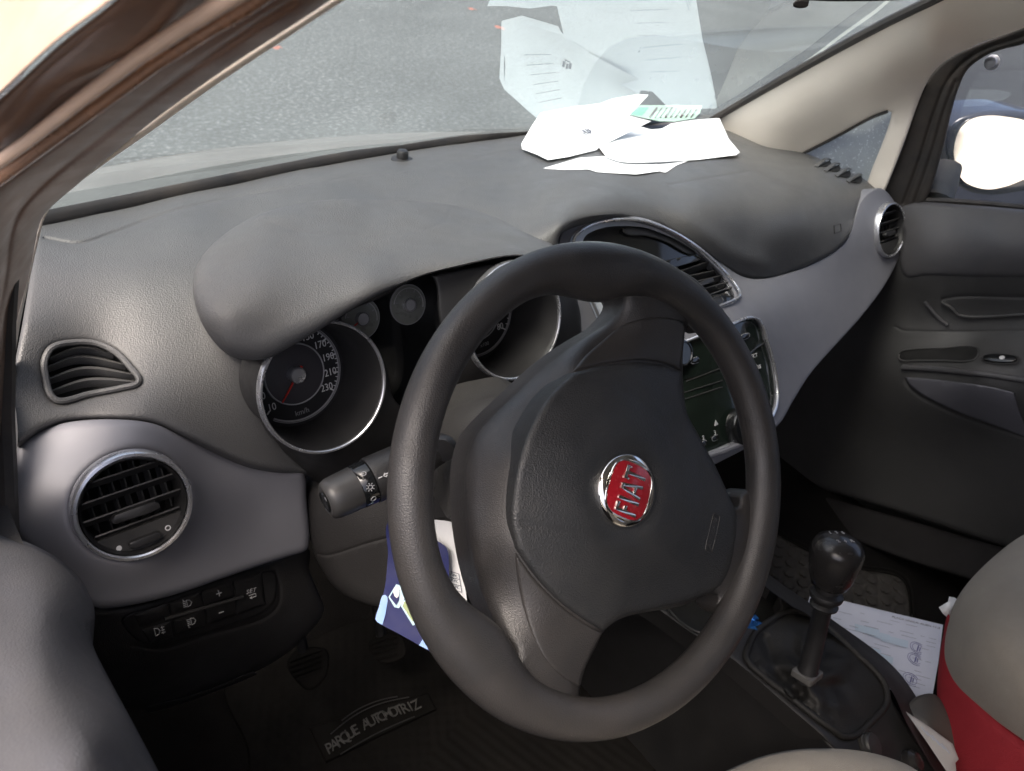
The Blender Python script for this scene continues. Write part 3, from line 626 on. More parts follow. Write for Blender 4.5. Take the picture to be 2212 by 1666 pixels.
def gauge(C, speed):
    g = MB().lathe([(.0595, .0), (.0575, -.004), (.0545, -.064), (.052, -.072), (.0001, -.072)], C, NC, 72, cap=False).build('gauge_bowl', M['black'], clu)
    ring(C, .0605, .0030, clu, M['satin'])
    D = C-NC*.070
    MB().lathe([(.0530, -.0005), (.0530, .001), (.0001, .001)], D, NC, 64, cap=False).build('dial', M['dial'], clu)
    arc(D, .0475, .0016, -128 if speed else -135, 128 if not speed else 160, clu, M['greyprint'], .0016, 'scale_arc')
    arc(D, .0493, .0006, -128, 160, clu, M['greyprint'], .0016, 'scale_arc')
    MB().lathe([(.0305, .001), (.0305, .0035), (.0290, .0042), (.0001, .0036)], D, NC, 64, cap=False).build('inner_dial', M['dialin'], clu)
    ring(D, .0303, .0014, clu, M['greyprint'], h=.004, t=.0006, nm='inner_ring')
    if speed:
        vals = [(10+20*i) for i in range(12)]
        for i, v in enumerate(vals):
            a = 222-(222+38)*i/11; ar = R_(a)
            text('dial_number', str(v), D+(XC*math.cos(ar)+YC*math.sin(ar))*.0385+NC*.0020, XC, YC, .0104, M['white'], clu, ext=.0002, sx=.85)
        tm = MB()
        for i in range(45):
            a = R_(222-260*i/44); L = .0045 if i % 4 == 0 else .0022
            e = XC*math.cos(a)+YC*math.sin(a); tm.box(D+e*(.0468-L/2)+NC*.0022, e, np.cross(NC, e), NC, L, .0008 if i % 4 else .0013, .0006)
        tm.build('scale_ticks', M['white'], clu)
        text('unit_print', 'km/h', D-YC*.040+NC*.002, XC, YC, .0075, M['greyprint'], clu, ext=.0002)
        a = R_(228); e = XC*math.cos(a)+YC*math.sin(a); w = np.cross(NC, e)
        MB().prism([(-.010, -.0011), (.030, -.0005), (.030, .0005), (-.010, .0011)], D+NC*.008, e, w, NC, 0, .0015).build('needle', M['needle'], clu)
    else:
        for i in range(9):
            a = 222-(222+38)*i/8; ar = R_(a)
            text('dial_number', '%d' % (i*10) if i else '0', D+(XC*math.cos(ar)+YC*math.sin(ar))*.0385+NC*.0020, XC, YC, .0104, M['white'], clu, ext=.0002, sx=.85)
        tm = MB()
        for i in range(33):
            a = R_(222-260*i/32); L = .0045 if i % 4 == 0 else .0022
            e = XC*math.cos(a)+YC*math.sin(a); tm.box(D+e*(.0468-L/2)+NC*.0022, e, np.cross(NC, e), NC, L, .0008 if i % 4 else .0013, .0006)
        tm.build('scale_ticks', M['white'], clu)
        text('unit_print', 'x100', D-YC*.038+XC*.006+NC*.002, XC, YC, .006, M['greyprint'], clu, ext=.0002)
        a = R_(222); e = XC*math.cos(a)+YC*math.sin(a); w = np.cross(NC, e)
        MB().prism([(-.010, -.0011), (.030, -.0005), (.030, .0005), (-.010, .0011)], D+NC*.008, e, w, NC, 0, .0015).build('needle', M['needle'], clu)
    MB().lathe([(.0082, .004), (.0082, .0115), (.0070, .0130), (.0001, .0136)], D, NC, 40).build('hub_cap', M['satin'] if speed else M['greyprint'], clu)
    MB().lathe([(.0590, -.0035), (.03, -.002), (.0001, -.0015)], C, NC, 64, cap=False)
gauge(SP, True); gauge(TA, False)
# two small gauges between
for (px, py, d) in ((778, 688, .765), (880, 658, .80)):
    C0 = at(px, py, 'd', d-.012); 
    MB().lathe([(.0206, -.001), (.0206, .0015), (.0190, .0022), (.0001, .0018)], C0, NC, 48, cap=False).build('small_dial', M['dialreflect'], clu)
    ring(C0, .0204, .0008, clu, M['greyprint'], h=.0015, t=.0006, nm='small_ring')
    MB().lathe([(.0062, .002), (.0062, .006), (.0055, .0072), (.0001, .0074)], C0, NC, 32).build('hub_cap', M['greyprint'], clu)
    ring(C0, .0062, .0008, clu, M['satin'], h=.006, t=.0008, nm='small_ring')
    arc(C0, .0172, .0006, -20, 165, clu, M['print2'], .0024, 'scale_arc', 30)
    for k in range(5):
        a = R_(160-35*k); e = XC*math.cos(a)+YC*math.sin(a)
        MB().box(C0+e*.0148+NC*.003, e, np.cross(NC, e), NC, .0025, .0007, .0005).build('gauge_tick', M['greyprint'], clu)
C0 = at(778, 688, 'd', .753); a = R_(205); e = XC*math.cos(a)+YC*math.sin(a)
MB().prism([(0, -.0008), (.015, -.0004), (.015, .0004), (0, .0008)], C0+NC*.004, e, np.cross(NC, e), NC, 0, .001).build('needle', M['needle'], clu)
# ================================================================== STEERING WHEEL
WC = np.array([-.3802, -.2811, .7260]); _t, _y = .630, -.047
WN = np.array([math.sin(_y)*math.cos(_t), -math.cos(_y)*math.cos(_t), math.sin(_t)])
WU = np.cross([0, 0, 1], WN); WU /= np.linalg.norm(WU); WW = np.cross(WN, WU)
PH = R_(51.4); WX = WU*math.cos(PH)+WW*math.sin(PH); WY = -WU*math.sin(PH)+WW*math.cos(PH)
wheel = thing('steering_wheel', tuple(WC), 'dark grey three spoke steering wheel turned a quarter to the left with red round badge', 'steering wheel')
def wd(px, py, h):
    return float(PLANE(WC+WN*h, WN)(np.array([[px, py]]))[0])
V = []; Fa = []; nA, nB = 160, 28
for i in range(nA):
    a = 2*math.pi*i/nA; deg = math.degrees(a)
    def g(c, w): 
        d = (deg-c+180) % 360-180; return math.exp(-(d/w)**2)
    bul = g(27, 15)+g(153, 15); sp = .6*(g(0, 12)+g(180, 12))+.4*g(270, 16)
    ar = .0148+.0068*bul+.002*sp; az = .0150+.0020*bul
    rc = .1880-ar
    e = WX*math.cos(a)+WY*math.sin(a)
    for k in range(nB):
        b = 2*math.pi*k/nB; cb, sb = math.cos(b), math.sin(b)
        rr = rc+ar*cb-.004*bul*max(0, -cb)**2
        V.append(WC+e*rr+WN*(az*sb))
for i in range(nA):
    for k in range(nB):
        j = (k+1) % nB; i2 = (i+1) % nA; Fa.append((i*nB+k, i2*nB+k, i2*nB+j, i*nB+j))
mesh_obj('rim', V, Fa, M['wheel'], wheel, 180)
SPB = TPS([(1320, 600, 'd', wd(1320, 600, .000)), (1400, 580, 'd', wd(1400, 580, .004)), (1500, 640, 'd', wd(1500, 640, .004)), (1340, 655, 'd', wd(1340, 655, -.008)), (1480, 720, 'd', wd(1480, 720, -.002)), (1400, 690, 'd', wd(1400, 690, .000)),
    (1300, 706, 'd', wd(1300, 706, -.018)), (1175, 790, 'd', wd(1175, 790, -.034)), (1060, 900, 'd', wd(1060, 900, -.044)), (1003, 1050, 'd', wd(1003, 1050, -.046)), (1035, 1290, 'd', wd(1035, 1290, -.034)), (1090, 1410, 'd', wd(1090, 1410, -.010)),
    (1240, 800, 'd', wd(1240, 800, -.004)), (1120, 1000, 'd', wd(1120, 1000, -.006)), (1110, 1180, 'd', wd(1110, 1180, -.006)), (1180, 1450, 'd', wd(1180, 1450, .000)), (1240, 1540, 'd', wd(1240, 1540, .002)), (1120, 1520, 'd', wd(1120, 1520, 0)), (1300, 1365, 'd', wd(1300, 1365, -.002)),
    (1260, 1480, 'd', wd(1260, 1480, -.006)), (1480, 880, 'd', wd(1480, 880, -.010)), (1560, 1270, 'd', wd(1560, 1270, -.004)), (1620, 1180, 'd', wd(1620, 1180, .002)), (1580, 1180, 'd', wd(1580, 1180, .002)), (1450, 1310, 'd', wd(1450, 1310, -.010)), (1350, 1050, 'd', wd(1350, 1050, -.002)), (1575, 1060, 'd', wd(1575, 1060, -.004))], reg=1e-3)
sp_out = [(1300, 588, 1), (1318, 616), (1331, 625), (1339, 638), (1340, 655), (1334, 670), (1322, 685), (1300, 706), (1255, 733), (1217, 758), (1175, 790), (1115, 846), (1060, 898), (1022, 944), (1006, 995), (1002, 1060), (1008, 1150), (1030, 1260), (1060, 1335), (1090, 1392), (1104, 1412), (1100, 1432), (1080, 1450), (1120, 1520), (1180, 1555), (1245, 1560), (1262, 1535), (1252, 1500), (1262, 1450), (1290, 1392), (1306, 1362), (1345, 1335), (1400, 1322), (1470, 1310), (1530, 1283), (1548, 1285), (1545, 1310), (1575, 1330), (1620, 1240), (1640, 1120), (1625, 1060), (1598, 1070), (1588, 1098), (1572, 1070), (1540, 1000), (1512, 945), (1484, 890), (1475, 810), (1477, 735), (1484, 705), (1500, 692), (1530, 715), (1560, 690), (1510, 610), (1420, 560, 1), (1340, 560, 1)]
patch('spoke_frame', sp_out, SPB, M['wheel'], wheel, rnd=.010, thick=.022, step=9, skirt=tuple(-WN), angle=60)
PADB = TPS([(1240, 806, 'd', wd(1240, 806, .002)), (1471, 803, 'd', wd(1471, 803, .003)), (1103, 1090, 'd', wd(1103, 1090, .000)), (1150, 1240, 'd', wd(1150, 1240, .002)), (1303, 1364, 'd', wd(1303, 1364, .003)), (1578, 1130, 'd', wd(1578, 1130, .006)), (1540, 1265, 'd', wd(1540, 1265, .004)), (1500, 930, 'd', wd(1500, 930, .002)), (1430, 1312, 'd', wd(1430, 1312, .002)),
    (1360, 1060, 'd', wd(1360, 1060, .019)), (1250, 950, 'd', wd(1250, 950, .013)), (1380, 900, 'd', wd(1380, 900, .014)), (1460, 1180, 'd', wd(1460, 1180, .014)), (1250, 1180, 'd', wd(1250, 1180, .013)), (1340, 1250, 'd', wd(1340, 1250, .012)), (1180, 1060, 'd', wd(1180, 1060, .009))], reg=1e-3)
pad_o = [(1236, 806, 1), (1300, 791), (1375, 783), (1430, 788), (1471, 802, 1), (1476, 850), (1486, 896), (1514, 950), (1545, 1006), (1572, 1066), (1590, 1110), (1588, 1170), (1572, 1235), (1550, 1268), (1500, 1292), (1450, 1308), (1400, 1318), (1350, 1330), (1322, 1348), (1304, 1363, 1), (1260, 1338), (1205, 1297), (1155, 1243), (1115, 1185, 1), (1103, 1130), (1104, 1080), (1115, 1010), (1140, 932), (1180, 862)]
EC = surf(PADB, 1360, 1060)
def pad_b(px, py, P):
    r = np.linalg.norm(P-EC, axis=1)
    return -.006*np.exp(-(np.maximum(r-.024, 0)/.011)**2)
patch('airbag_cover', pad_o, PADB, M['pad'], wheel, rnd=.006, thick=.02, step=8, bump=pad_b, skirt=tuple(-WN),
      grooves=[([(1340, 842), (1400, 880), (1440, 930), (1470, 1000)], .0006, 9), ([(1130, 1130), (1220, 1150), (1330, 1165), (1400, 1170)], .0007, 9)])
# spoke inserts
patch('spoke_insert', [(1235, 804, 1), (1262, 770), (1298, 738), (1345, 702), (1395, 687), (1445, 686), (1476, 697), (1479, 715), (1475, 760), (1470, 800, 1), (1428, 785), (1375, 779), (1300, 787)], OFFS(SPB, -.002), M['wheel'], wheel, rnd=.003, thick=.01, step=9, skirt=tuple(-WN))
patch('spoke_insert', [(1112, 1190, 1), (1152, 1246), (1205, 1301), (1258, 1342), (1301, 1368, 1), (1285, 1398), (1263, 1445), (1252, 1484, 1), (1216, 1464), (1176, 1424), (1146, 1364), (1126, 1298), (1114, 1230)], OFFS(SPB, -.002), M['wheel'], wheel, rnd=.003, thick=.01, step=9, skirt=tuple(-WN))
# badge
BN = WN
BC = EC+BN*-.004
bd = MB().lathe([(.0282, -.004), (.0282, .000), (.0275, .0020), (.0260, .0036), (.0238, .0044), (.0222, .0036), (.0216, .0028), (.0001, .0034)], BC, BN, 72, ref=tuple(WY)).build('badge', M['chrome'], wheel)
sh = []
for k in range(64):
    a = 2*math.pi*k/64; c_, s_ = math.cos(a), math.sin(a); p = 3.2
    r = .0208/((abs(c_)**p+abs(s_)**p)**(1/p)); sh.append((r*c_*(.985), r*s_*(.97)+(.0008 if s_ > 0 else 0)))
MB().prism(sh, BC, WX, WY, BN, .0024, .0046, .0008).build('badge_shield', M['red'], bd)
MB().tube([BC+WX*x*1.03+WY*y*1.03+BN*.0042 for x, y in sh], .0009, 8, closed=True).build('shield_rim', M['chrome'], bd)
def letters(P, x0):  # list of boxes
    return [(x0+a, b, w, h) for a, b, w, h in P]
Lh = .0205; st = .0020
mb = MB()
def bx(x, y, w, h): mb.box(BC+WX*(x+w/2)+WY*(y+h/2)+BN*.0053, WX, WY, BN, w, h, .0022, .0003)
x = -.0178; y0 = -Lh/2
bx(x, y0, .0024, Lh); bx(x+.0024, y0+Lh-.0026, .0046, .0026); bx(x+.0024, y0+Lh*.50, .0034, .0024)
x += .0088; bx(x, y0, .0025, Lh)
x += .0045
def slant(xa, ya, xb, yb, w):
    p, q = np.array([xa, ya]), np.array([xb, yb]); d = q-p; l = np.linalg.norm(d); d /= l
    X = WX*d[0]+WY*d[1]; mb.box(BC+WX*(p+q)[0]/2+WY*(p+q)[1]/2+BN*.0052, X, np.cross(BN, X), BN, l, w, .0020, .0003)
slant(x+.0010, y0, x+.0046, y0+Lh, .0023); slant(x+.0100, y0, x+.0064, y0+Lh, .0023); bx(x+.0040, y0+Lh-.0024, .0030, .0024); bx(x+.0028, y0+Lh*.28, .0056, .0022)
x += .0112; bx(x, y0+Lh-.0026, .0104, .0026); bx(x+.0040, y0, .0024, Lh-.0024); bx(x, y0+Lh-.0050, .0014, .0030); bx(x+.0090, y0+Lh-.0050, .0014, .0030)
mb.build('badge_letters', M['chrome'], bd)
# SRS AIRBAG embossed tag on the pad
def wf(px, py): return surf(PADB, px, py)
a0, a1 = wf(1529, 1192), wf(1548, 1110); N = snorm(PADB, 1538, 1150); X = (a1-a0); Ln = np.linalg.norm(X); X /= Ln; Yv = np.cross(N, X); m0 = (a0+a1)/2+N*.0004
fr = [(Ln/2*.98*math.copysign(abs(math.cos(t))**.25, math.cos(t)), .0050*math.copysign(abs(math.sin(t))**.35, math.sin(t))) for t in np.linspace(0, 2*math.pi, 49)[:-1]]
MB().tube([m0+X*p+Yv*q for p, q in fr], .0004, 6, closed=True).build('airbag_tag_frame', M['shroud'], wheel)
text('airbag_tag_print', 'AIRBAG', m0, X, Yv, .0075, M['shroud'], wheel, ext=.0003, sx=1.0)
text('airbag_tag_print', 'SRS', m0-Yv*.0085, X, Yv, .0045, M['shroud'], wheel, ext=.0003)
# hub behind
MB().lathe([(.050, -.11), (.055, -.05), (.060, -.02), (.03, -.018)], WC, WN, 48).build('hub', M['black'], wheel)

# ================================================================== COLUMN + STALK
colm = thing('steering_column', tuple(WC-WN*.15), 'dusty dark column cover behind the steering wheel', 'column cover')
SH = TPS([(1060, 860, 'd', .705), (950, 905, 'd', .725), (955, 1000, 'd', .70), (962, 1110, 'd', .675), (1010, 1100, 'd', .655), (1180, 800, 'd', .70), (1180, 1000, 'd', .665), (1030, 950, 'd', .675)], reg=1e-3)
patch('upper_cover', [(940, 915), (965, 886), (1010, 868), (1060, 856), (1118, 850), (1170, 880), (1220, 960), (1190, 1080), (1008, 1104), (966, 1119), (962, 1060), (948, 1000)], SH, M['shroud'], colm, rnd=.012, thick=.06, step=11, skirt=(0.3, .8, -.3))
LC = TPS([(668, 1100, 'd', .80), (690, 1250, 'd', .82), (850, 1040, 'd', .755), (850, 1310, 'd', .78), (1000, 1090, 'd', .70), (1010, 1300, 'd', .73), (760, 1130, 'd', .775)], reg=1e-3)
patch('lower_cover', [(668, 1062), (720, 1040), (850, 990), (960, 960), (1100, 1010), (1120, 1200), (1060, 1300), (1000, 1310), (900, 1318), (790, 1305), (730, 1275), (690, 1220), (672, 1170)], LC, M['doordark'], colm, rnd=.014, thick=.05, step=12,
      grooves=[([(676, 1195), (712, 1199), (780, 1178), (850, 1158), (966, 1120)], .002, 3)], skirt=(.3, .8, -.3))
patch('column_gaiter', [(662, 990), (720, 975), (800, 960), (900, 920), (1000, 860), (1120, 830), (1120, 900), (1000, 940), (900, 1000), (720, 1060), (670, 1075)], TPS([(662, 1000, 'd', .85), (900, 940, 'd', .83), (1120, 840, 'd', .85), (1100, 900, 'd', .80), (700, 1060, 'd', .84)]), M['black'], colm, rnd=.01, thick=.05, step=16)
sl = MB().lathe([(.0115, 0), (.0125, .004), (.011, .008), (.0001, .009)], at(960, 963, 'd', .655), (-.75, -.6, .1), 28); sl.build('stalk_socket', M['black'], colm)
stalk = thing('indicator_stalk', tuple(at(850, 1018, 'd', .66)), 'black ribbed indicator stalk with white arrows left of the wheel column', 'indicator stalk')
A = at(703, 1084, 'd', .615); B = at(952, 968, 'd', .665); ax = (B-A)/np.linalg.norm(B-A); Lk = np.linalg.norm(B-A)
MB().lathe([(0.0090, .0005), (0.0126, 0), (0.0156, .002), (0.0170, .006), (0.0175, .012), (0.0180, .0268)], A, ax, 48).build('end_knob', M['slat'], stalk)
MB().lathe([(0.0180, .0270), (0.0186, .0278), (0.0188, .0385), (0.0180, .0395)], A, ax, 48).build('light_collar', M['gloss'], stalk)
MB().lathe([(0.0194, .0397), (0.0198, .042), (0.0192, Lk*.62), (0.0150, Lk*.85), (0.0120, Lk*1.05)], A, ax, 48).build('stalk_body', M['black'], stalk)
MB().lathe([(0.0079, -.0005), (0.0086, -.0012), (0.0091, -.0005)], A, ax, 32).build('end_button', M['gloss'], stalk)
cdir = EYE-(A+ax*.07); cdir -= ax*(cdir@ax); cdir /= np.linalg.norm(cdir); side = np.cross(cdir, ax)
def on_stalk(u, ang, r=.0200):
    d = cdir*math.cos(ang)+side*math.sin(ang); return A+ax*u+d*r, d
def stalk_lines(name, polys, u0, a0, s, m, r):
    mb = MB()
    for pl in polys:
        P = []
        for (x, y) in pl: P.append(on_stalk(u0+x*s, a0+y*s/r, r)[0])
        mb.tube(P, .00042, 6)
    mb.build(name, m, stalk)
stalk_lines('arrow_print', [[(-1.6, 0), (-.9, 0)], [(-.6, 0), (-.2, .35), (-.2, .15), (.25, .15), (.25, -.15), (-.2, -.15), (-.2, -.35), (-.6, 0)], [(1.3, 0), (.9, .35), (.9, .15), (.45, .15), (.45, -.15), (.9, -.15), (.9, -.35), (1.3, 0)]], .0490, -.05, .0048, M['white'], .0203)
sunp = [[(0.28*math.cos(t), .28*math.sin(t)) for t in np.linspace(0, 6.28, 14)]]+[[(.4*math.cos(t), .4*math.sin(t)), (.6*math.cos(t), .6*math.sin(t))] for t in np.linspace(0, 6.28, 9)[:-1]]
stalk_lines('lamp_print', sunp, .033, -.25, .0060, M['greyprint'], .0190)
stalk_lines('lamp_print', [sunp[0]], .033, -.85, .0075, M['greyprint'], .0190)
stalk_lines('lamp_print', [sunp[0]], .033, .40, .0060, M['greyprint'], .0190)

# ================================================================== CARDS on the key ring
CDB = TPS([(843, 1124, 'd', .700), (960, 1180, 'd', .690), (810, 1340, 'd', .675), (928, 1407, 'd', .668), (840, 1220, 'd', .694), (970, 1300, 'd', .682)])
card = thing('hanging_card', tuple(at(890, 1250, 'd', .69)), 'navy blue printed card hanging behind the left rim of the steering wheel', 'card')
patch('card_sheet', [(843, 1122), (900, 1145), (944, 1168), (960, 1179), (968, 1192), (970, 1253), (970, 1330), (985, 1440, 1), (928, 1407), (870, 1374), (816, 1345), (810, 1338), (818, 1312), (831, 1270), (838, 1200)], CDB, M['cardblue'], card, rnd=0, thick=.0012, step=14)
up = OFFS(CDB, -.0012)
patch('card_print', [(832, 1285), (834, 1318), (826, 1350, 1), (815, 1344), (811, 1338), (818, 1314)], up, M['cardlight'], card, rnd=0, thick=0, step=10)
patch('card_print', [(856, 1262, 1), (872, 1268, 1), (876, 1290, 1), (862, 1314, 1), (852, 1312, 1), (839, 1290, 1)], up, M['cardicon'], card, rnd=0, thick=0, step=8, smooth=False)
patch('card_print', [(868, 1300, 1), (882, 1292, 1), (903, 1345, 1), (892, 1352, 1), (866, 1310, 1)], up, M['cardicon'], card, rnd=0, thick=0, step=8, smooth=False)
up2 = OFFS(CDB, -.0020)
patch('card_print', [(853, 1272, 1), (862, 1276, 1), (862, 1296, 1), (856, 1308, 1), (842, 1290, 1)], up2, M['cardblue'], card, rnd=0, thick=0, step=8, smooth=False)
patch('card_print', [(851, 1270), (860, 1271), (862, 1284), (857, 1292), (850, 1282)], OFFS(CDB, -.0026), M['cardwhite'], card, rnd=0, thick=0, step=5)
patch('card_print', [(873, 1300, 1), (881, 1300, 1), (896, 1338, 1), (891, 1343, 1), (870, 1310, 1)], up2, M['cardgreen'], card, rnd=0, thick=0, step=8, smooth=False)
patch('card_print', [(905, 1394, 1), (916, 1376, 1), (925, 1404, 1)], up, M['cardlight'], card, rnd=0, thick=0, step=8, smooth=False)
WB = TPS([(860, 1120, 'd', .712), (984, 1130, 'd', .705), (1008, 1295, 'd', .690), (930, 1340, 'd', .70)])
wcard = thing('white_card', tuple(at(980, 1200, 'd', .70)), 'plain white card tucked beside the navy card behind the wheel', 'card')
patch('card_sheet', [(860, 1118, 1), (937, 1123), (968, 1126), (980, 1131), (985, 1142), (997, 1227), (1008, 1292), (1010, 1340, 1), (940, 1345, 1)], WB, M['cardwhite'], wcard, rnd=0, thick=.001, step=14)
wu = OFFS(WB, -.0010)
mb = MB()
for P in ([(972, 1234), (991, 1240)], [(972, 1247), (993, 1252)], [(974, 1260), (995, 1266)], [(976, 1272), (998, 1280)], [(991, 1240), (998, 1280)]):
    mb.tube([surf(wu, *p) for p in P], .0003, 5)
mb.build('table_print', M['ink'], wcard)
for k, (px, py) in enumerate(((981, 1242), (983, 1254), (985, 1267))):
    text('table_text', 'Rec.', surf(wu, px, py), surf(wu, px+6, py+2)-surf(wu, px, py), surf(wu, px, py-5)-surf(wu, px, py), .0045, M['ink'], wcard, ext=.0001)

# ================================================================== LOWER DASH, SWITCHES
KN = TPS([(160, 1290, 'd', .66), (215, 1316, 'd', .670), (590, 1218, 'd', .815), (662, 1190, 'd', .85), (340, 1398, 'd', .735), (598, 1300, 'd', .83), (320, 1530, 'd', .82), (550, 1452, 'd', .90), (690, 1300, 'd', .885), (430, 1300, 'd', .742)], reg=1e-3)
lower = thing('lower_dash_panel', (-.55, .08, .3), 'black knee panel with rows of light switches below the left vent', 'switch panel')
patch('knee_panel', [(140, 1280), (215, 1312), (320, 1300), (480, 1250), (590, 1214), (664, 1186), (668, 1230), (690, 1285), (700, 1320), (665, 1370), (610, 1418), (548, 1453), (480, 1480), (400, 1510), (320, 1533), (240, 1520), (150, 1400)], KN, M['doordark'], lower, rnd=.010, thick=.05, step=14, skirt=(0, .9, -.2),
      grooves=[([(288, 1395), (350, 1402), (450, 1372), (560, 1340), (598, 1312), (604, 1270), (594, 1232)], .0025, 4)])
patch('knee_panel_edge', [(316, 1528), (400, 1506), (480, 1478), (548, 1450), (556, 1456), (480, 1488), (400, 1518), (318, 1540)], OFFS(KN, -.004), M['black'], lower, rnd=.003, thick=.02, step=12)
SW = OFFS(KN, -.003)
patch('switch_bank', [(264, 1336), (340, 1311), (420, 1286), (505, 1258), (585, 1232), (596, 1240), (598, 1275), (590, 1304), (560, 1328), (500, 1350), (440, 1370), (345, 1396), (308, 1390), (280, 1368)], SW, M['black'], lower, rnd=.003, thick=.008, step=10)
SWT = OFFS(KN, -.0062)
btn = [[(290, 1328), (360, 1304), (368, 1334), (302, 1354)], [(364, 1303), (432, 1279), (438, 1311), (371, 1333)], [(436, 1278), (500, 1257), (504, 1289), (442, 1310)], [(504, 1256), (566, 1236), (574, 1306), (512, 1328)],
       [(306, 1360), (368, 1342), (374, 1376), (324, 1391)], [(373, 1341), (440, 1317), (444, 1352), (379, 1374)], [(444, 1316), (506, 1294), (509, 1329), (448, 1350)]]
bo = []
for b in btn: bo.append(patch('switch_button', [(x, y, 1) for x, y in b], SWT, M['black'], lower, rnd=.0018, thick=.004, step=12, smooth=False))
MB().tube([surf(OFFS(KN, -.0075), *p) for p in spline([(355, 1338), (440, 1313), (525, 1289)], closed=False)], .0017, 8).build('divider_bar', M['slat'], lower)
SY = OFFS(KN, -.0072)
def sym(polys, px, py, sx, parent, m=M['print2'], w=.0005, base=SY, nm='switch_symbol'):
    mb = MB()
    dx = np.array([1, -.30]); dy = np.array([.22, 1.])
    for pl in polys: mb.tube([surf(base, px+sx*(x*dx[0]+y*dy[0]), py+sx*(x*dx[1]+y*dy[1])) for x, y in pl], w, 5)
    return mb.build(nm, m, parent)
Dsh = [(0, -.5), (0, .5), (.45, .4), (.7, 0), (.45, -.4), (0, -.5)]
sym([[(-.5, 0), (.5, 0)], [(0, -.5), (0, .5)]], 473, 1282, 11, bo[2], w=.0007)
sym([[(-.45, 0), (.45, 0)]], 478, 1323, 11, bo[6], w=.0006)
sym([Dsh]+[[(-.6, y), (-.15, y)] for y in (-.4, -.13, .13, .4)]+[[(-.5, -.7), (-.35, -.45)]], 404, 1304, 14, bo[1])
sym([Dsh]+[[(-.6, y), (-.15, y)] for y in (-.4, -.13, .13, .4)]+[[(-.5, .65), (-.35, .8)]], 413, 1343, 14, bo[5])
sym([[(x-.65, y) for x, y in Dsh]]+[[(.2, y), (.65, y)] for y in (-.35, 0, .35)]+[[(.4, -.5), (.4, .5)]], 345, 1363, 16, bo[4])
sym([[(.6, -.25), (.6, .2), (-.3, .2)], [(-.1, .02), (-.4, .2), (-.1, .4)], [(-.5, -.25), (.6, -.25)]], 545, 1288, 13, bo[3])
p = surf(SY, 543, 1277); text('switch_symbol', 'SET', p, surf(SY, 553, 1274)-p, surf(SY, 541, 1267)-p, .0070, M['print2'], bo[3], ext=.0002, spacing=1.15)

# ================================================================== FOOTWELL
st = lambda n, V, Fa, m: props(mesh_obj(n, V, Fa, m, None), kind='structure')
def slab(n, x0, x1, y0, y1, z0, z1, m, parent=None):
    return MB().box(((x0+x1)/2, (y0+y1)/2, (z0+z1)/2), (1, 0, 0), (0, 1, 0), (0, 0, 1), x1-x0, y1-y0, z1-z0).build(n, m, parent)
props(slab('floor', -.79, .79, -2.0, .62, -.03, 0, M['carpet']), kind='structure')
dm = thing('driver_floor_mat', (-.3, 0, 0.003), 'black ribbed rubber mat with oval lettered plate in the driver footwell', 'floor mat')
MZ = PLANE((0, 0, .012), (0, 0, 1))
def mat_b(px, py, P):
    x, y = P[:, 0]*math.cos(.25)+P[:, 1]*math.sin(.25), -P[:, 0]*math.sin(.25)+P[:, 1]*math.cos(.25)
    a = np.cos(x*2*math.pi/.022)*np.cos(y*2*math.pi/.022); far = (y > .02)
    ribs = np.cos(x*2*math.pi/.016)
    return np.where(far, .0007*np.tanh(3*a), .0006*np.tanh(2*ribs))
patch('mat_sheet', [(485, 1482), (560, 1440), (700, 1370), (850, 1320), (1000, 1290), (1130, 1350), (1300, 1480), (1420, 1720), (900, 1760), (570, 1740), (530, 1600)], MZ, M['mat'], dm, rnd=.004, thick=.008, step=5, bump=mat_b, skirt=(0, 0, -1))
pl = patch('name_plate', [(668, 1572, 1), (800, 1530), (926, 1496, 1), (942, 1532, 1), (830, 1585), (704, 1646, 1)], PLANE((0, 0, .018), (0, 0, 1)), M['mat'], dm, rnd=.002, thick=.004, step=10, skirt=(0, 0, -1))
MT = PLANE((0, 0, .0225), (0, 0, 1))
a0, a1 = surf(MT, 706, 1622), surf(MT, 905, 1522); X = a1-a0; Lx = np.linalg.norm(X); X /= Lx; Yv = np.cross([0, 0, 1.], X)
body = 'PARQUE AUTOMOTRIZ'; n = len(body)
for i, ch in enumerate(body):
    if ch == ' ': continue
    t = (i+.5)/n; y = .010*math.sin(math.pi*t)
    text('plate_letter', ch, a0+X*Lx*t+Yv*y, X, Yv, .0240, M['buff'], pl, ext=.0008, sx=.80)
for (off, h, s0, s1) in ((.016, .016, .1, .95), (.020, .018, .25, .85), (-.016, .008, .1, .9)):
    MB().tube([a0+X*Lx*t+Yv*(off+h*math.sin(math.pi*t)*(1 if off > 0 else .6)) for t in np.linspace(s0, s1, 20)], .0010, 6, up=(0, 0, 1)).build('plate_arc', M['slat'], pl)
# pedals
def pedal(name_label, out, d, armtop, tread=3):
    b = TPS([(out[0][0], out[0][1], 'd', d), (out[1][0], out[1][1], 'd', d), (out[2][0], out[2][1], 'd', d-.03), (out[3][0], out[3][1], 'd', d-.03)])
    c = at(np.mean([o[0] for o in out]), np.mean([o[1] for o in out]), 'd', d)
    t = thing('pedal', tuple(c), name_label, 'pedal', group='pedals in the driver footwell')
    patch('pedal_pad', out, b, M['mat'], t, rnd=.006, thick=.015, step=6, grooves=[([(out[0][0]+6, out[0][1]+8+12*k), (out[1][0]-6, out[1][1]+8+12*k)], .004, 2.5) for k in range(4)])
    MB().tube([c+np.array([0, .02, 0]), c+np.array([0.01, .08, .12]), c+np.array([.01, .16, .28])], .008, 10).build('pedal_arm', M['black'], t)
pedal('worn rubber clutch pedal, leftmost in the footwell', [(622, 1425), (700, 1400), (708, 1450), (682, 1487), (655, 1487)], 1.08, None)
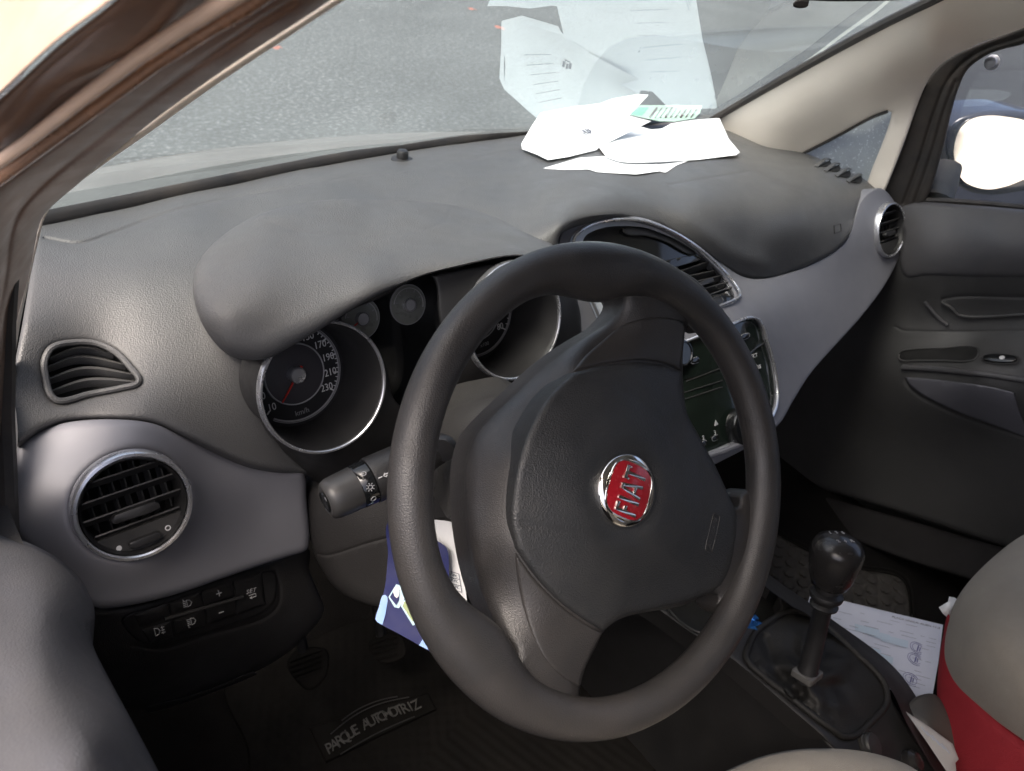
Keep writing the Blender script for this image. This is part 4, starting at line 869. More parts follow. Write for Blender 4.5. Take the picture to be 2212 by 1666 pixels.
pedal('black brake pedal half hidden right of the clutch pedal', [(800, 1385), (862, 1370), (878, 1410), (850, 1432), (815, 1428)], 1.16, None)
# passenger mat
pm = thing('passenger_floor_mat', (.4, -.1, 0.003), 'dusty rubber mat with hexagon pattern in the passenger footwell', 'floor mat')
def hexb(px, py, P):
    x, y = P[:, 0]/.026, P[:, 1]/.026
    k = 2*math.pi
    a = np.cos(k*x)+np.cos(k*(x*.5+y*.866))+np.cos(k*(x*.5-y*.866))
    return .0060*np.clip((a+.6)*1.6, 0, 1)
patch('mat_sheet', [(1560, 1100), (1667, 1146), (1746, 1192), (1856, 1230), (1922, 1241), (1950, 1256), (1962, 1290), (1966, 1400), (1800, 1440), (1640, 1340), (1560, 1230)], PLANE((0, 0, .014), (0, 0, 1)), mat('tan_rubber_mat', (.034, .031, .028), .6, dust=.3, dustcol=(.06, .054, .048), vscale=20), pm, rnd=.005, thick=.01, step=3.6, bump=hexb, skirt=(0, 0, -1), ostep=6)
for s in (0, 7):
    P = [(1667+s*.3, 1149-s), (1746+s*.4, 1192-s), (1856, 1230-s), (1922+s*.5, 1241-s), (1950+s, 1256-s*.6), (1962+s, 1290), (1966+s, 1400)]
    MB().tube([surf(PLANE((0, 0, .017), (0, 0, 1)), *p)+np.array([.004, 0, 0]) for p in spline(P, closed=False)], .0022, 8, up=(0, 0, 1)).build('mat_rib', M['mat'], pm)

# ================================================================== CENTRE CONSOLE
con = thing('centre_console', (0, -.3, 0), 'dark centre console with cup holder and gear lever opening', 'console')
CON = TPS([(1406, 1308, 'x', -.095), (1491, 1368, 'x', -.092), (1571, 1418, 'x', -.090), (1690, 1520, 'x', -.085), (1796, 1613, 'x', -.080), (1648, 1258, 'x', .065), (1701, 1313, 'x', .080), (1800, 1380, 'x', .088), (1913, 1483, 'x', .095), (2006, 1666, 'x', .085)], reg=1e-3)
cup = [(1585, 1300), (1600, 1266), (1640, 1252), (1672, 1270), (1688, 1306), (1678, 1338), (1645, 1352), (1605, 1340)]
tray = [(1440, 1292), (1490, 1270), (1560, 1290), (1575, 1330), (1540, 1365), (1500, 1362), (1452, 1325)]
bootring = [(1611, 1425), (1617, 1398), (1632, 1368), (1662, 1343), (1706, 1322), (1760, 1335), (1800, 1368), (1850, 1415), (1895, 1458), (1913, 1490), (1912, 1525), (1880, 1562), (1848, 1590), (1822, 1594), (1800, 1580), (1756, 1548), (1700, 1503), (1650, 1465)]
patch('console_top', [(1330, 1262), (1406, 1308), (1491, 1368), (1571, 1418), (1630, 1466), (1690, 1518), (1796, 1613), (1850, 1690), (1960, 1730), (2060, 1720), (2012, 1650), (1965, 1575), (1928, 1515), (1915, 1478), (1850, 1412), (1790, 1360), (1745, 1328), (1704, 1305), (1686, 1290), (1668, 1266), (1640, 1240), (1560, 1215), (1440, 1210), (1350, 1230)], CON, M['doordark'], con, rnd=.006, thick=.03, step=11, holes=[cup, tray, bootring], skirt=(0, 0, -1))
for h, nm in ((cup, 'cup_holder'), (tray, 'coin_tray')):
    patch(nm+'_floor', h, OFFS(CON, .06 if h is cup else .03), M['void'], con, rnd=0, thick=0, step=14)
    MB().tube([surf(CON, *p) for p in spline(h, step=8)], .0016, 6, closed=True).build(nm+'_lip', M['slat'], con)
patch('console_side', [(1330, 1262), (1406, 1306), (1491, 1366), (1571, 1416), (1690, 1518), (1796, 1611), (1860, 1700), (1850, 1800), (1150, 1800), (1150, 1500), (1240, 1350)], PLANE((-.094, 0, 0), (-1, .03, .10)), M['black'], con, rnd=.004, thick=.02, step=20)
patch('console_side', [(1640, 1240), (1704, 1305), (1745, 1328), (1915, 1478), (1965, 1575), (2060, 1720), (2100, 1720), (2000, 1540), (1930, 1440), (1800, 1340), (1700, 1270)], TPS([(1640, 1240, 'd', 1.10), (1704, 1305, 'd', 1.06), (1915, 1478, 'd', 1.03), (2060, 1720, 'd', .99), (1930, 1440, 'd', 1.14), (1700, 1270, 'd', 1.15), (2100, 1720, 'd', 1.06)]), M['doordark'], con, rnd=.002, thick=.01, step=20)
foil = thing('foil_wrapper', tuple(at(1623, 1345, 'd', 1.02)), 'crumpled bright blue foil wrapper lying in the cup holder', 'wrapper')
V = []; c = at(1624, 1344, 'd', 1.0)
rg = np.random.default_rng(3)
for i in range(6):
    for j in range(6): V.append(c+np.array([(i-2.5)*.0038, (j-2.5)*.003, 0])+rg.normal(0, .0022, 3)+np.array([0, 0, .010*math.exp(-((i-2.5)**2+(j-2.5)**2)/4)]))
mesh_obj('wrapper_sheet', V, [(i*6+j, i*6+j+1, i*6+j+7, i*6+j+6) for i in range(5) for j in range(5)], M['foil'], foil, 10)
# gear lever
lever = thing('gear_lever', (0, -.40, .26), 'black gear lever with rounded knob and creased leather boot', 'gear lever')
MB().tube([surf(CON, *p)+np.array([0, 0, .002]) for p in spline(bootring, step=7)], .0042, 10, closed=True, up=(0, 0, 1)).build('boot_frame', M['leather'], lever)
clp = surf(CON, 1742, 1462); 
BT = TPS([(p[0], p[1], 'd', float(CON(np.array([p]))[0])+.002) for p in bootring]+[(1742, 1462, 'd', float(CON(np.array([(1742, 1462)]))[0])-.040), (1700, 1400, 'd', float(CON(np.array([(1700, 1400)]))[0])-.012), (1800, 1500, 'd', float(CON(np.array([(1800, 1500)]))[0])-.014), (1790, 1420, 'd', float(CON(np.array([(1790, 1420)]))[0])-.018), (1690, 1450, 'd', float(CON(np.array([(1690, 1450)]))[0])-.010)], reg=1e-3)
def folds(px, py, P):
    a = np.arctan2(py-1462, px-1742); r = np.hypot(px-1742, py-1462)
    b = .011*np.sin(5*a+r/26.)*np.exp(-((r-65)/45)**2)+.0025*np.sin(11*a-r/15.)*np.exp(-((r-80)/40)**2)
    b += .008*(.5-np.abs(np.sin(2.5*a+r/38.)))*np.exp(-((r-60)/40)**2)
    b -= .012*np.exp(-(seg_dist(np.c_[px, py], np.array([(1650., 1380.), (1672, 1440), (1730, 1500)]), False)/11)**2)
    b += .008*np.exp(-(seg_dist(np.c_[px, py], np.array([(1640., 1440.), (1700, 1492), (1790, 1560)]), False)/9)**2)
    return b
patch('leather_boot', bootring, BT, M['leather'], lever, rnd=.004, thick=.01, step=5, bump=folds, angle=80)
BASE = at(1738, 1478, 'd', float(BT(np.array([(1738, 1478)]))[0])+.006); TOP = at(1803, 1212, 'd', .895)
gx = (TOP-BASE)/np.linalg.norm(TOP-BASE); Lg = np.linalg.norm(TOP-BASE)
r0 = np.cross(gx, [1, 0, 0]); r0 /= np.linalg.norm(r0); rx = np.cross(r0, gx)
MB().box(BASE+gx*.016, rx, r0, gx, .031, .027, .008, .003).build('boot_collar', M['buff'], lever)
MB().lathe([(.0125, .006), (.0125, .022), (.0115, .024), (.0105, Lg*.62), (.0115, Lg*.63), (.0160, Lg*.645), (.0165, Lg*.66), (.0125, Lg*.68), (.0185, Lg*.715), (.0195, Lg*.735), (.0185, Lg*.75), (.0130, Lg*.765), (.0130, Lg*.84)], BASE, gx, 40).build('shaft', M['black'], lever)
kh = .062
kn = MB().lathe([(.0001, -kh*.56), (.0150, -kh*.56), (.0205, -kh*.50), (.0245, -kh*.34), (.0275, -kh*.12), (.0295, kh*.10), (.0298, kh*.22), (.0285, kh*.32), (.0245, kh*.42), (.0170, kh*.49), (.0080, kh*.52), (.0001, kh*.527)], TOP, gx, 56).build('knob', M['knob'], lever, angle=80)
# shift pattern
tp = TOP+gx*(kh*.505)
X = at(1830, 1195, 'd', .87)-at(1800, 1205, 'd', .87); X -= gx*(X@gx); X /= np.linalg.norm(X); Yv = np.cross(gx, X)
for ch, ux, uy in (('1', -.008, .009), ('3', 0, .009), ('5', .008, .009), ('2', -.008, -.010), ('4', 0, -.010), ('R', .009, -.009)):
    hh = -((ux**2+uy**2)/.0008)*.003
    text('shift_mark', ch, tp+X*ux+Yv*uy+gx*(hh+.0012), X, Yv, .0072, M['greyprint'], kn, ext=.0004)
# lighter socket and switch behind the lever
L1 = surf(CON, 1876, 1612); LN = snorm(CON, 1876, 1612)
MB().lathe([(.0195, -.004), (.0195, .003), (.0175, .005), (.0155, .003), (.0150, .007), (.0135, .009), (.0001, .0095)], L1, LN, 40).build('lighter_socket', M['slat'], con)
L2 = surf(CON, 1960, 1648)
MB().lathe([(.015, 0), (.015, .010), (.010, .016), (.0001, .018)], L2, LN, 32).build('mirror_adjuster', M['knob'], con)

# ================================================================== SEATS
ps = thing('car_seat', (.35, -.5, 0), 'beige cloth passenger seat with red side panel beside the console', 'seat')
PSB = TPS([(2040, 1400, 'd', 1.075), (2058, 1312, 'd', 1.085), (2150, 1200, 'd', 1.11), (2300, 1120, 'd', 1.15), (2120, 1380, 'd', .99), (2212, 1290, 'd', 1.00), (2300, 1400, 'd', .96), (2212, 1500, 'd', .93), (2100, 1530, 'd', 1.02), (2212, 1618, 'd', .965), (2300, 1690, 'd', .94)], reg=1e-3)
patch('seat_bolster', [(2400, 1090), (2300, 1122), (2212, 1155), (2150, 1200), (2090, 1260), (2058, 1312), (2042, 1370), (2037, 1420), (2046, 1462), (2066, 1498), (2100, 1535), (2160, 1583), (2212, 1620), (2320, 1690), (2400, 1740)], PSB, M['seat'], ps, rnd=.035, thick=.04, step=12, angle=80)
PSR = TPS([(2036, 1380, 'd', 1.10), (2024, 1500, 'd', 1.08), (2050, 1640, 'd', 1.04), (2100, 1560, 'd', 1.01), (2212, 1660, 'd', .955), (2300, 1760, 'd', .93), (2120, 1720, 'd', .99)], reg=1e-3)
patch('red_side_panel', [(2052, 1330), (2036, 1380), (2027, 1440), (2024, 1500), (2030, 1570), (2048, 1640), (2080, 1720), (2120, 1790), (2400, 1840), (2400, 1720), (2300, 1660), (2212, 1600), (2120, 1520), (2080, 1460)], PSR, M['seatred'], ps, rnd=.015, thick=.05, step=12)
slab('seat_base', .40, .62, -1.0, -.60, .02, .20, M['black'], ps)
slab('seat_back', .28, .62, -1.12, -1.0, .26, .95, M['seat'], ps)
ds = thing('car_seat', (-.38, -.6, 0), 'beige cloth driver seat cushion at the bottom edge of the view', 'seat')
DSB = TPS([(1540, 1690, 'd', .78), (1740, 1618, 'd', .765), (1930, 1640, 'd', .775), (1760, 1700, 'd', .72), (1600, 1800, 'd', .68), (1990, 1800, 'd', .70)], reg=1e-3)
patch('seat_bolster', [(1440, 1760), (1520, 1692), (1580, 1660), (1640, 1636), (1700, 1622), (1760, 1617), (1850, 1621), (1930, 1640), (1985, 1668), (2030, 1720), (2060, 1860), (1440, 1860)], DSB, M['seat'], ds, rnd=.03, thick=.10, step=12, skirt=(0, -.2, -.9))
slab('seat_back', -.62, -.15, -1.16, -1.0, .26, .95, M['seat'], ds)
slab('seat_base', -.58, -.24, -1.05, -.62, .10, .30, M['seat'], ds)
# seat belt buckle between seats
bk = thing('seat_belt_buckle', tuple(at(2000, 1550, 'd', 1.05)), 'grey seat belt buckle between console and passenger seat', 'buckle')
patch('buckle_body', [(1952, 1532), (1966, 1516), (1984, 1503), (2020, 1501), (2050, 1540), (2080, 1620), (2060, 1640), (2000, 1570)], TPS([(1960, 1530, 'd', 1.05), (2020, 1505, 'd', 1.07), (2060, 1620, 'd', 1.03), (2010, 1560, 'd', 1.03)]), mat('buckle_plastic', (.06, .058, .055), .5, vary=.15, dust=.3), bk, rnd=.008, thick=.03, step=9)
# ================================================================== LOOSE PAPERS
def sheet(name, label, cat, out, ctrl, m, wav=None, step=12, group=None, smooth=False, thick=.0006):
    o = patch(name, out, TPS(ctrl, reg=1e-4), m, None, rnd=0, thick=thick, step=step, bump=wav, smooth=smooth)
    return props(o, label, cat, group)
doc_t = thing('printed_form', tuple(at(1950, 1420, 'z', .12)), 'pale blue printed form with three round stamps lying between console and passenger seat', 'document')
DOC = TPS([(1752, 1282, 'z', .10), (2036, 1350, 'z', .17), (2014, 1505, 'z', .17), (1720, 1400, 'z', .12), (1900, 1400, 'z', .135)])
patch('form_sheet', [(1752, 1281), (1900, 1317), (2037, 1350), (2027, 1430), (2014, 1505), (1990, 1512), (1968, 1508), (1915, 1486), (1800, 1450), (1722, 1420), (1738, 1325)], DOC, M['paper2'], doc_t, rnd=0, thick=.0008, step=14, smooth=False,
      bump=lambda px, py, P: .0012*np.sin(px/45.)+.0008*np.sin(py/30.))
DU = OFFS(DOC, -.0036)
def dxy(u, v):  # u along the top edge, v down
    a = np.array([1752, 1282.]); b = np.array([2036, 1350.]); c = np.array([2014, 1505.]); d = np.array([1722, 1420.])
    return tuple((a*(1-u)+b*u)*(1-v)+(d*(1-u)+c*u)*v)
fx = surf(DU, *dxy(.9, .1))-surf(DU, *dxy(.5, .1)); fy = surf(DU, *dxy(.5, .1))-surf(DU, *dxy(.5, .5))
text('form_heading', 'PLACA UNICA: AUSN 11-2', surf(DU, *dxy(.80, .055)), fx, fy, .0062, M['ink'], doc_t, ext=.0001)
mb = MB(); rg = random.Random(5)
for r in range(16):
    v = .11+r*.055; u = .04
    while u < .95:
        L = rg.uniform(.03, .12)
        if rg.random() < .62:
            p, q = surf(DU, *dxy(u, v)), surf(DU, *dxy(min(u+L, .97), v)); X = q-p; l = np.linalg.norm(X)
            mb.box((p+q)/2, X/l, np.cross([0, 0, 1.], X/l), (0, 0, 1.), l, .0011, .0002)
        u += L+rg.uniform(.02, .08)
mb.build('form_print', M['inkl'], doc_t)
mb = MB()
for (u, v, w, h) in ((.42, .33, .16, .10), (.55, .36, .10, .09), (.67, .38, .12, .10), (.42, .60, .20, .08), (.58, .66, .12, .09)):
    p = surf(DU, *dxy(u, v)); mb.box(p-np.array([0, 0, .0004]), fx/np.linalg.norm(fx), fy/np.linalg.norm(fy), (0, 0, 1.), w*.33, h*.16, .0002)
mb.build('colour_band', M['inkc'], doc_t)
for u, v in ((.845, .40), (.84, .56), (.83, .85)):
    p = surf(DU, *dxy(u, v)); s = MB()
    for r in (.0115, .0085): s.tube([p+np.array([r*math.cos(t), r*math.sin(t), 0]) for t in np.linspace(0, 2*math.pi, 33)[:-1]], .00035, 5, closed=True, up=(0, 0, 1))
    s.box(p, (1, .3, 0), (-.3, 1, 0), (0, 0, 1), .012, .0015, .0003); s.box(p+np.array([.001, -.003, 0]), (1, .3, 0), (-.3, 1, 0), (0, 0, 1), .009, .0012, .0003)
    s.build('round_stamp', M['inkb'], doc_t)
rc = thing('paper_receipt', tuple(at(2010, 1600, 'd', 1.02)), 'narrow folded receipt wedged behind the gear lever by the seat', 'receipt')
RB = TPS([(1954, 1535, 'd', 1.02), (2058, 1607, 'd', 1.01), (2071, 1642, 'd', 1.00), (2045, 1670, 'd', .98)])
patch('receipt_sheet', [(1954, 1535), (2010, 1572), (2058, 1607), (2071, 1640), (2064, 1648), (2066, 1668), (2048, 1672), (2000, 1600)], RB, M['paper3'], rc, rnd=0, thick=.0006, step=12, smooth=False)
RU = OFFS(RB, -.0008)
mb = MB()
for (x0_, y0_, x1_, y1_) in ((1990, 1570, 2006, 1590), (2002, 1580, 2018, 1600), (2013, 1588, 2030, 1610), (2024, 1600, 2040, 1618), (2034, 1606, 2052, 1628)):
    mb.tube([surf(RU, x0_, y0_), surf(RU, x1_, y1_)], .0008, 5)
mb.build('receipt_print', M['inkl'], rc)
sheet('paper_scrap', 'small torn white paper scrap beside the passenger seat edge', 'paper scrap', [(2028, 1312), (2048, 1300), (2050, 1289), (2062, 1291), (2075, 1300), (2070, 1325), (2045, 1333), (2036, 1325)], [(2028, 1312, 'd', 1.16), (2060, 1290, 'd', 1.17), (2050, 1330, 'd', 1.15), (2045, 1312, 'd', 1.145)], M['paper'], step=8)

wv1 = lambda px, py, P: .003*np.sin(px/33.+py/50.)
def pd(px, py, off): return float(DASH(np.array([(px, py)]))[0])-off
p1 = thing('folded_paper', tuple(at(1250, 300, 'd', pd(1250, 320, 0))), 'folded white sheet with a small dark stamp leaning against the windscreen base', 'paper', 'white papers on the dashboard')
B1 = TPS([(1126, 311, 'd', pd(1126, 316, .02)), (1184, 344, 'd', pd(1184, 344, .02)), (1288, 320, 'd', pd(1288, 320, .025)), (1168, 244, 'y', .40), (1297, 224, 'y', .37), (1378, 204, 'y', .345), (1401, 205, 'y', .34), (1407, 262, 'y', .33), (1300, 290, 'y', .31)])
patch('paper_sheet', [(1126, 311), (1150, 270), (1168, 244), (1239, 231), (1297, 224), (1322, 214), (1378, 204), (1401, 205), (1380, 228), (1359, 250), (1407, 262), (1380, 275), (1330, 300), (1290, 322), (1228, 337), (1184, 344), (1150, 322)], B1, M['paper'], p1, rnd=0, thick=.0008, step=9, smooth=False, bump=lambda px, py, P: .004*np.sin((px-py)/40.)+.003*np.sin(px/21.+py/13.))
patch('folded_edge', [(1126, 311), (1128, 322), (1160, 334), (1184, 346), (1228, 339), (1290, 324), (1290, 316), (1228, 330), (1184, 337), (1150, 324)], OFFS(B1, -.004), M['paper'], p1, rnd=0, thick=.0008, step=9, smooth=False)
P1U = OFFS(B1, -.009)
mb = MB()
for (dx, dy, w, h) in ((0, 0, .006, .008), (.009, .001, .005, .007), (.016, -.001, .006, .008), (.007, -.006, .014, .0015)):
    p = surf(P1U, 1262, 284); X = surf(P1U, 1275, 280)-p; X /= np.linalg.norm(X); N = snorm(B1, 1262, 284); mb.box(p+X*dx+np.cross(N, X)*dy, X, np.cross(N, X), N, w, h, .0003)
for k in range(6):
    p, q = surf(P1U, 1176+k*3, 262+k*9), surf(P1U, 1225+k*4, 250+k*9); mb.tube([p, q], .00035, 5)
mb.build('stamp_print', M['ink'], p1)
p2 = thing('folded_paper', tuple(at(1440, 320, 'd', pd(1440, 320, 0))), 'largest white sheet, curling over the others on the passenger side of the dash', 'paper', 'white papers on the dashboard')
B2 = TPS([(1288, 311, 'd', pd(1288, 311, .035)), (1363, 352, 'd', pd(1363, 352, .018)), (1511, 345, 'd', pd(1511, 345, .016)), (1597, 329, 'd', pd(1590, 335, .014)), (1554, 255, 'd', pd(1554, 275, .02)), (1430, 277, 'd', pd(1430, 285, .030)), (1381, 273, 'd', pd(1381, 280, .045)), (1450, 310, 'd', pd(1450, 310, .036))])
patch('paper_sheet', [(1288, 311), (1326, 289), (1381, 273), (1407, 280), (1430, 278), (1450, 267), (1500, 259), (1554, 255), (1562, 272), (1574, 300), (1598, 329), (1590, 335), (1511, 345), (1430, 350), (1363, 352), (1340, 350), (1311, 341)], B2, M['paper'], p2, rnd=0, thick=.0008, step=9, smooth=False, bump=lambda px, py, P: .004*np.sin(px/28.)*np.exp(-((py-350)/30.)**2)+.003*np.sin((px+2*py)/45.))
mb = MB(); U2 = OFFS(B2, -.006)
for k in range(4): 
    p = surf(U2, 1570+k*6, 316+k*3.6-k*1.0); mb.tube([p, surf(U2, 1572+k*6, 322+k*2.6)], .0006, 5)
for k in range(7):
    mb.tube([surf(U2, 1440+k*2, 288+k*7), surf(U2, 1500+(k%3)*14, 282+k*7)], .00035, 5)
mb.build('small_print', M['inkl'], p2)
p3 = thing('folded_paper', tuple(at(1330, 360, 'd', pd(1330, 360, 0))), 'lowest white sheet with pointed left corner, under the two other papers', 'paper', 'white papers on the dashboard')
B3 = TPS([(1173, 364, 'd', pd(1173, 364, .003)), (1251, 341, 'd', pd(1251, 341, .008)), (1363, 330, 'd', pd(1363, 330, .004)), (1485, 350, 'd', pd(1485, 350, .010)), (1436, 373, 'd', pd(1436, 373, .006)), (1320, 374, 'd', pd(1320, 374, .007))])
patch('paper_sheet', [(1173, 364), (1210, 353), (1251, 341), (1297, 338), (1380, 330), (1486, 348), (1460, 358), (1438, 373), (1425, 370), (1375, 377), (1320, 374), (1290, 372), (1271, 366), (1220, 367)], B3, M['paper'], p3, rnd=0, thick=.0008, step=9, smooth=False, bump=lambda px, py, P: .0025*np.sin(px/24.))
# ================================================================== DOORS
door = thing('passenger_door', (.72, -.2, .1), 'dark passenger door with armrest, pull handle and satin grey insert', 'car door')
PD = TPS([(1911, 415, 'x', .712), (1940, 442, 'x', .712), (2082, 442, 'x', .712), (2300, 458, 'x', .712), (2300, 540, 'x', .672), (2150, 530, 'x', .672), (2000, 540, 'x', .680), (1960, 600, 'x', .692), (2300, 600, 'x', .682), (2150, 600, 'x', .684), (2040, 660, 'x', .71), (2300, 690, 'x', .722), (2150, 690, 'x', .722), (1980, 690, 'x', .715),
    (1940, 760, 'x', .690), (2100, 752, 'x', .700), (2300, 752, 'x', .700), (2110, 800, 'x', .632), (2300, 830, 'x', .615), (1955, 797, 'x', .672), (2000, 835, 'x', .665), (2300, 880, 'x', .655), (2300, 960, 'x', .680), (2100, 930, 'x', .690), (1900, 950, 'x', .715), (2300, 1230, 'x', .70), (2000, 1120, 'x', .71), (1750, 1040, 'x', .72), (1760, 820, 'x', .74), (1880, 700, 'x', .73)], reg=5e-4)
patch('door_panel', [(1905, 409), (1920, 432), (1942, 443), (1965, 437), (2005, 436), (2082, 441), (2212, 453), (2420, 470), (2420, 1260), (2212, 1195), (2100, 1160), (1950, 1110), (1800, 1065), (1700, 1035), (1600, 1000), (1560, 920), (1640, 860), (1700, 850), (1760, 780), (1830, 700), (1890, 620), (1930, 540), (1940, 470)], PD, M['doormid'], door, rnd=.012, thick=.03, step=11, skirt=(1, 0, -.1),
      grooves=[([(1935, 706), (1952, 714), (2050, 717), (2151, 716), (2300, 712)], .002, 3), ([(2038, 646), (2078, 640), (2212, 643), (2300, 645)], .003, 3), ([(1955, 822), (1972, 845), (1997, 862), (2077, 900), (2212, 945), (2300, 972)], .003, 4)])
DUp = OFFS(PD, -.003)
patch('upper_trim', [(1916, 428), (1942, 444), (1965, 438), (2005, 437), (2082, 442), (2212, 454), (2420, 471), (2420, 610), (2212, 602), (2080, 600), (2000, 598), (1955, 600), (1940, 560), (1948, 500)], DUp, M['door'], door, rnd=.010, thick=.01, step=11)
patch('silver_insert', [(1956, 815, 1), (2010, 819), (2077, 827), (2140, 836), (2191, 848, 1), (2200, 885), (2230, 950, 1), (2150, 920), (2077, 893), (2020, 868), (1985, 848), (1964, 830)], OFFS(PD, -.004), M['doorsilver'], door, rnd=.003, thick=.01, step=11)
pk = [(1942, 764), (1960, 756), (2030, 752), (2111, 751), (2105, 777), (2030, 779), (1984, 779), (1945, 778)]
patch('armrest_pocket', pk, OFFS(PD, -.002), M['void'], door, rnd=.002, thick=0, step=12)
MB().tube([surf(OFFS(PD, -.003), *p) for p in spline(pk, step=9)], .0018, 8, closed=True).build('pocket_lip', M['doormid'], door)
MB().tube([surf(OFFS(PD, -.002), *p) for p in spline([(1950, 794), (2010, 797), (2080, 804), (2150, 812), (2300, 836)], closed=False)], .0055, 10).build('armrest_edge', M['door'], door)
MB().tube([surf(OFFS(PD, -.004), *p) for p in spline([(1998, 652), (2010, 668), (2028, 688), (2047, 703)], closed=False)], .0032, 8).build('inner_door_handle', M['door'], door)
MB().tube([surf(OFFS(PD, -.004), *p) for p in spline([(2034, 653), (2056, 666), (2074, 682), (2140, 684), (2204, 680), (2300, 676)], closed=False)], .0030, 8).build('grip_edge', M['doormid'], door)
s0 = surf(OFFS(PD, -.004), 2160, 776); SN = snorm(PD, 2160, 776); X = surf(PD, 2190, 778)-surf(PD, 2130, 774); X /= np.linalg.norm(X); Yv = np.cross(SN, X)
ov = [(.026*math.copysign(abs(math.cos(t))**.8, math.cos(t)), .009*math.copysign(abs(math.sin(t))**.8, math.sin(t))) for t in np.linspace(0, 2*math.pi, 33)[:-1]]
wsw = MB().prism(ov, s0, X, Yv, SN, -.002, .004, .0018).build('window_switch', M['gloss'], door)
MB().tube([s0+X*x*1.12+Yv*y*1.25+SN*.001 for x, y in ov], .0010, 6, closed=True).build('switch_surround', M['slat'], door)
MB().lathe([(.0045, .0042), (.0040, .0052), (.0001, .0054)], s0+X*.004, SN, 16).build('window_symbol', M['white'], wsw)
props(patch('sill', [(1540, 985), (1640, 1020), (1720, 1048), (1800, 1078), (1950, 1120), (2100, 1165), (2420, 1260), (2420, 1360), (2100, 1255), (1950, 1208), (1800, 1150), (1700, 1112), (1600, 1080), (1520, 1060)], TPS([(1665, 1040, 'x', .70), (2300, 1230, 'x', .70), (1665, 1090, 'x', .65), (2300, 1310, 'x', .65)]), mat('sill_plastic', (.012, .011, .012), .7, spec=.2, vary=.2, dust=.15, dustcol=(.04, .036, .034)), None, rnd=.01, thick=.03, step=14), 'dark scuffed sill trim below the passenger door', 'sill trim')
ddoor = thing('driver_door', (-.74, -.2, .1), 'smooth grey top of the driver door panel at the lower left', 'car door')
DDB = TPS([(-60, 1130, 'd', .50), (0, 1157, 'd', .50), (100, 1192, 'd', .515), (170, 1245, 'd', .515), (203, 1320, 'd', .505), (203, 1400, 'd', .46), (250, 1480, 'd', .42), (345, 1680, 'd', .345), (0, 1300, 'd', .43), (100, 1330, 'd', .425), (100, 1450, 'd', .36), (0, 1500, 'd', .34), (200, 1600, 'd', .30), (0, 1680, 'd', .285), (380, 1780, 'd', .31)], reg=5e-4)
patch('door_top', [(-160, 1120), (-60, 1135), (0, 1156), (60, 1172), (120, 1203), (168, 1245), (198, 1296), (205, 1335), (197, 1368), (203, 1400), (222, 1440), (262, 1515), (305, 1595), (345, 1672), (420, 1820), (-160, 1820)], DDB, M['door'], ddoor, rnd=.022, thick=.05, step=13, skirt=(-.2, .1, -1), angle=80)
slab('door_shell', -.765, -.745, -1.1, .25, .02, .70, M['doordark'], ddoor)

# ================================================================== BODY SHELL (fixed things round the cabin)
body = thing('cabin_shell', (0, -.3, -.2), 'brown painted car body shell with beige pillar trim and windscreen around the cabin', 'car body')
PT = TPS([(1541, 258, 'x', .612), (1606, 220, 'x', .600), (1756, 135, 'x', .565), (1906, 55, 'x', .528), (2021, 0, 'x', .500), (2212, -80, 'x', .46), (1586, 312, 'x', .625), (1646, 324, 'x', .632), (1706, 258, 'x', .612), (1806, 203, 'x', .595), (1906, 160, 'x', .585), (2020, 105, 'x', .570), (2212, 20, 'x', .545),
    (1731, 332, 'x', .672), (1806, 295, 'x', .670), (1924, 240, 'x', .664), (2006, 170, 'x', .656), (2081, 110, 'x', .640), (2212, 60, 'x', .612), (1956, 300, 'x', .672), (1911, 412, 'x', .680), (1878, 378, 'x', .684)], reg=3e-4)
patch('pillar_trim', [(1538, 262), (1606, 221), (1680, 178), (1756, 136), (1830, 96), (1906, 55), (2030, -6), (2212, -100), (2420, -200), (2420, -40), (2212, 60), (2120, 92), (2081, 110), (2045, 130), (2020, 152), (2004, 175), (1986, 215), (1956, 300), (1911, 413), (1893, 440), (1870, 420), (1879, 378), (1906, 310), (1925, 254), (1926, 243), (1918, 240), (1880, 255), (1806, 295), (1731, 334), (1690, 350), (1600, 330), (1560, 290)], PT, M['cream'], body, rnd=.006, thick=.02, step=11, angle=70)
MB().tube([surf(OFFS(PT, -.001), *p) for p in spline([(1440, 300), (1500, 278), (1541, 257), (1606, 219), (1756, 134), (1906, 53), (2030, -8), (2212, -102)], closed=False)], .0075, 8).build('windscreen_seal', M['rubber'], body)
MB().tube([surf(OFFS(PT, -.0015), *p) for p in spline([(1731, 334), (1806, 296), (1880, 256), (1918, 241)], closed=False)], .0026, 6).build('quarter_window_seal', M['rubber'], body)
patch('quarter_window', [(1700, 345), (1731, 325), (1806, 285), (1930, 230), (1935, 250), (1910, 330), (1870, 440), (1780, 400)], PLANE((.69, 0, 0), (-1, 0, 0)), M['quarterglass'], body, rnd=0, thick=0, step=30)
FRB = TPS([(1911, 412, 'x', .700), (2006, 172, 'x', .684), (2212, 60, 'x', .650), (2001, 430, 'x', .715), (2056, 240, 'x', .705), (2131, 120, 'x', .685), (2212, 95, 'x', .670)], reg=3e-4)
patch('door_frame', [(1906, 414), (1930, 366), (1956, 298), (1986, 208), (2004, 170), (2036, 134), (2081, 108), (2212, 58), (2420, -30), (2420, 10), (2212, 95), (2165, 107), (2131, 120), (2091, 150), (2071, 190), (2056, 240), (2036, 325), (2001, 432), (1975, 445), (1940, 450)], FRB, M['rubber'], door, rnd=.006, thick=.03, step=9, angle=70,
      grooves=[([(1952, 440), (1985, 350), (2020, 240), (2050, 170), (2110, 115), (2212, 78)], .004, 4), ([(1975, 440), (2010, 340), (2040, 240), (2065, 175)], .003, 4)])
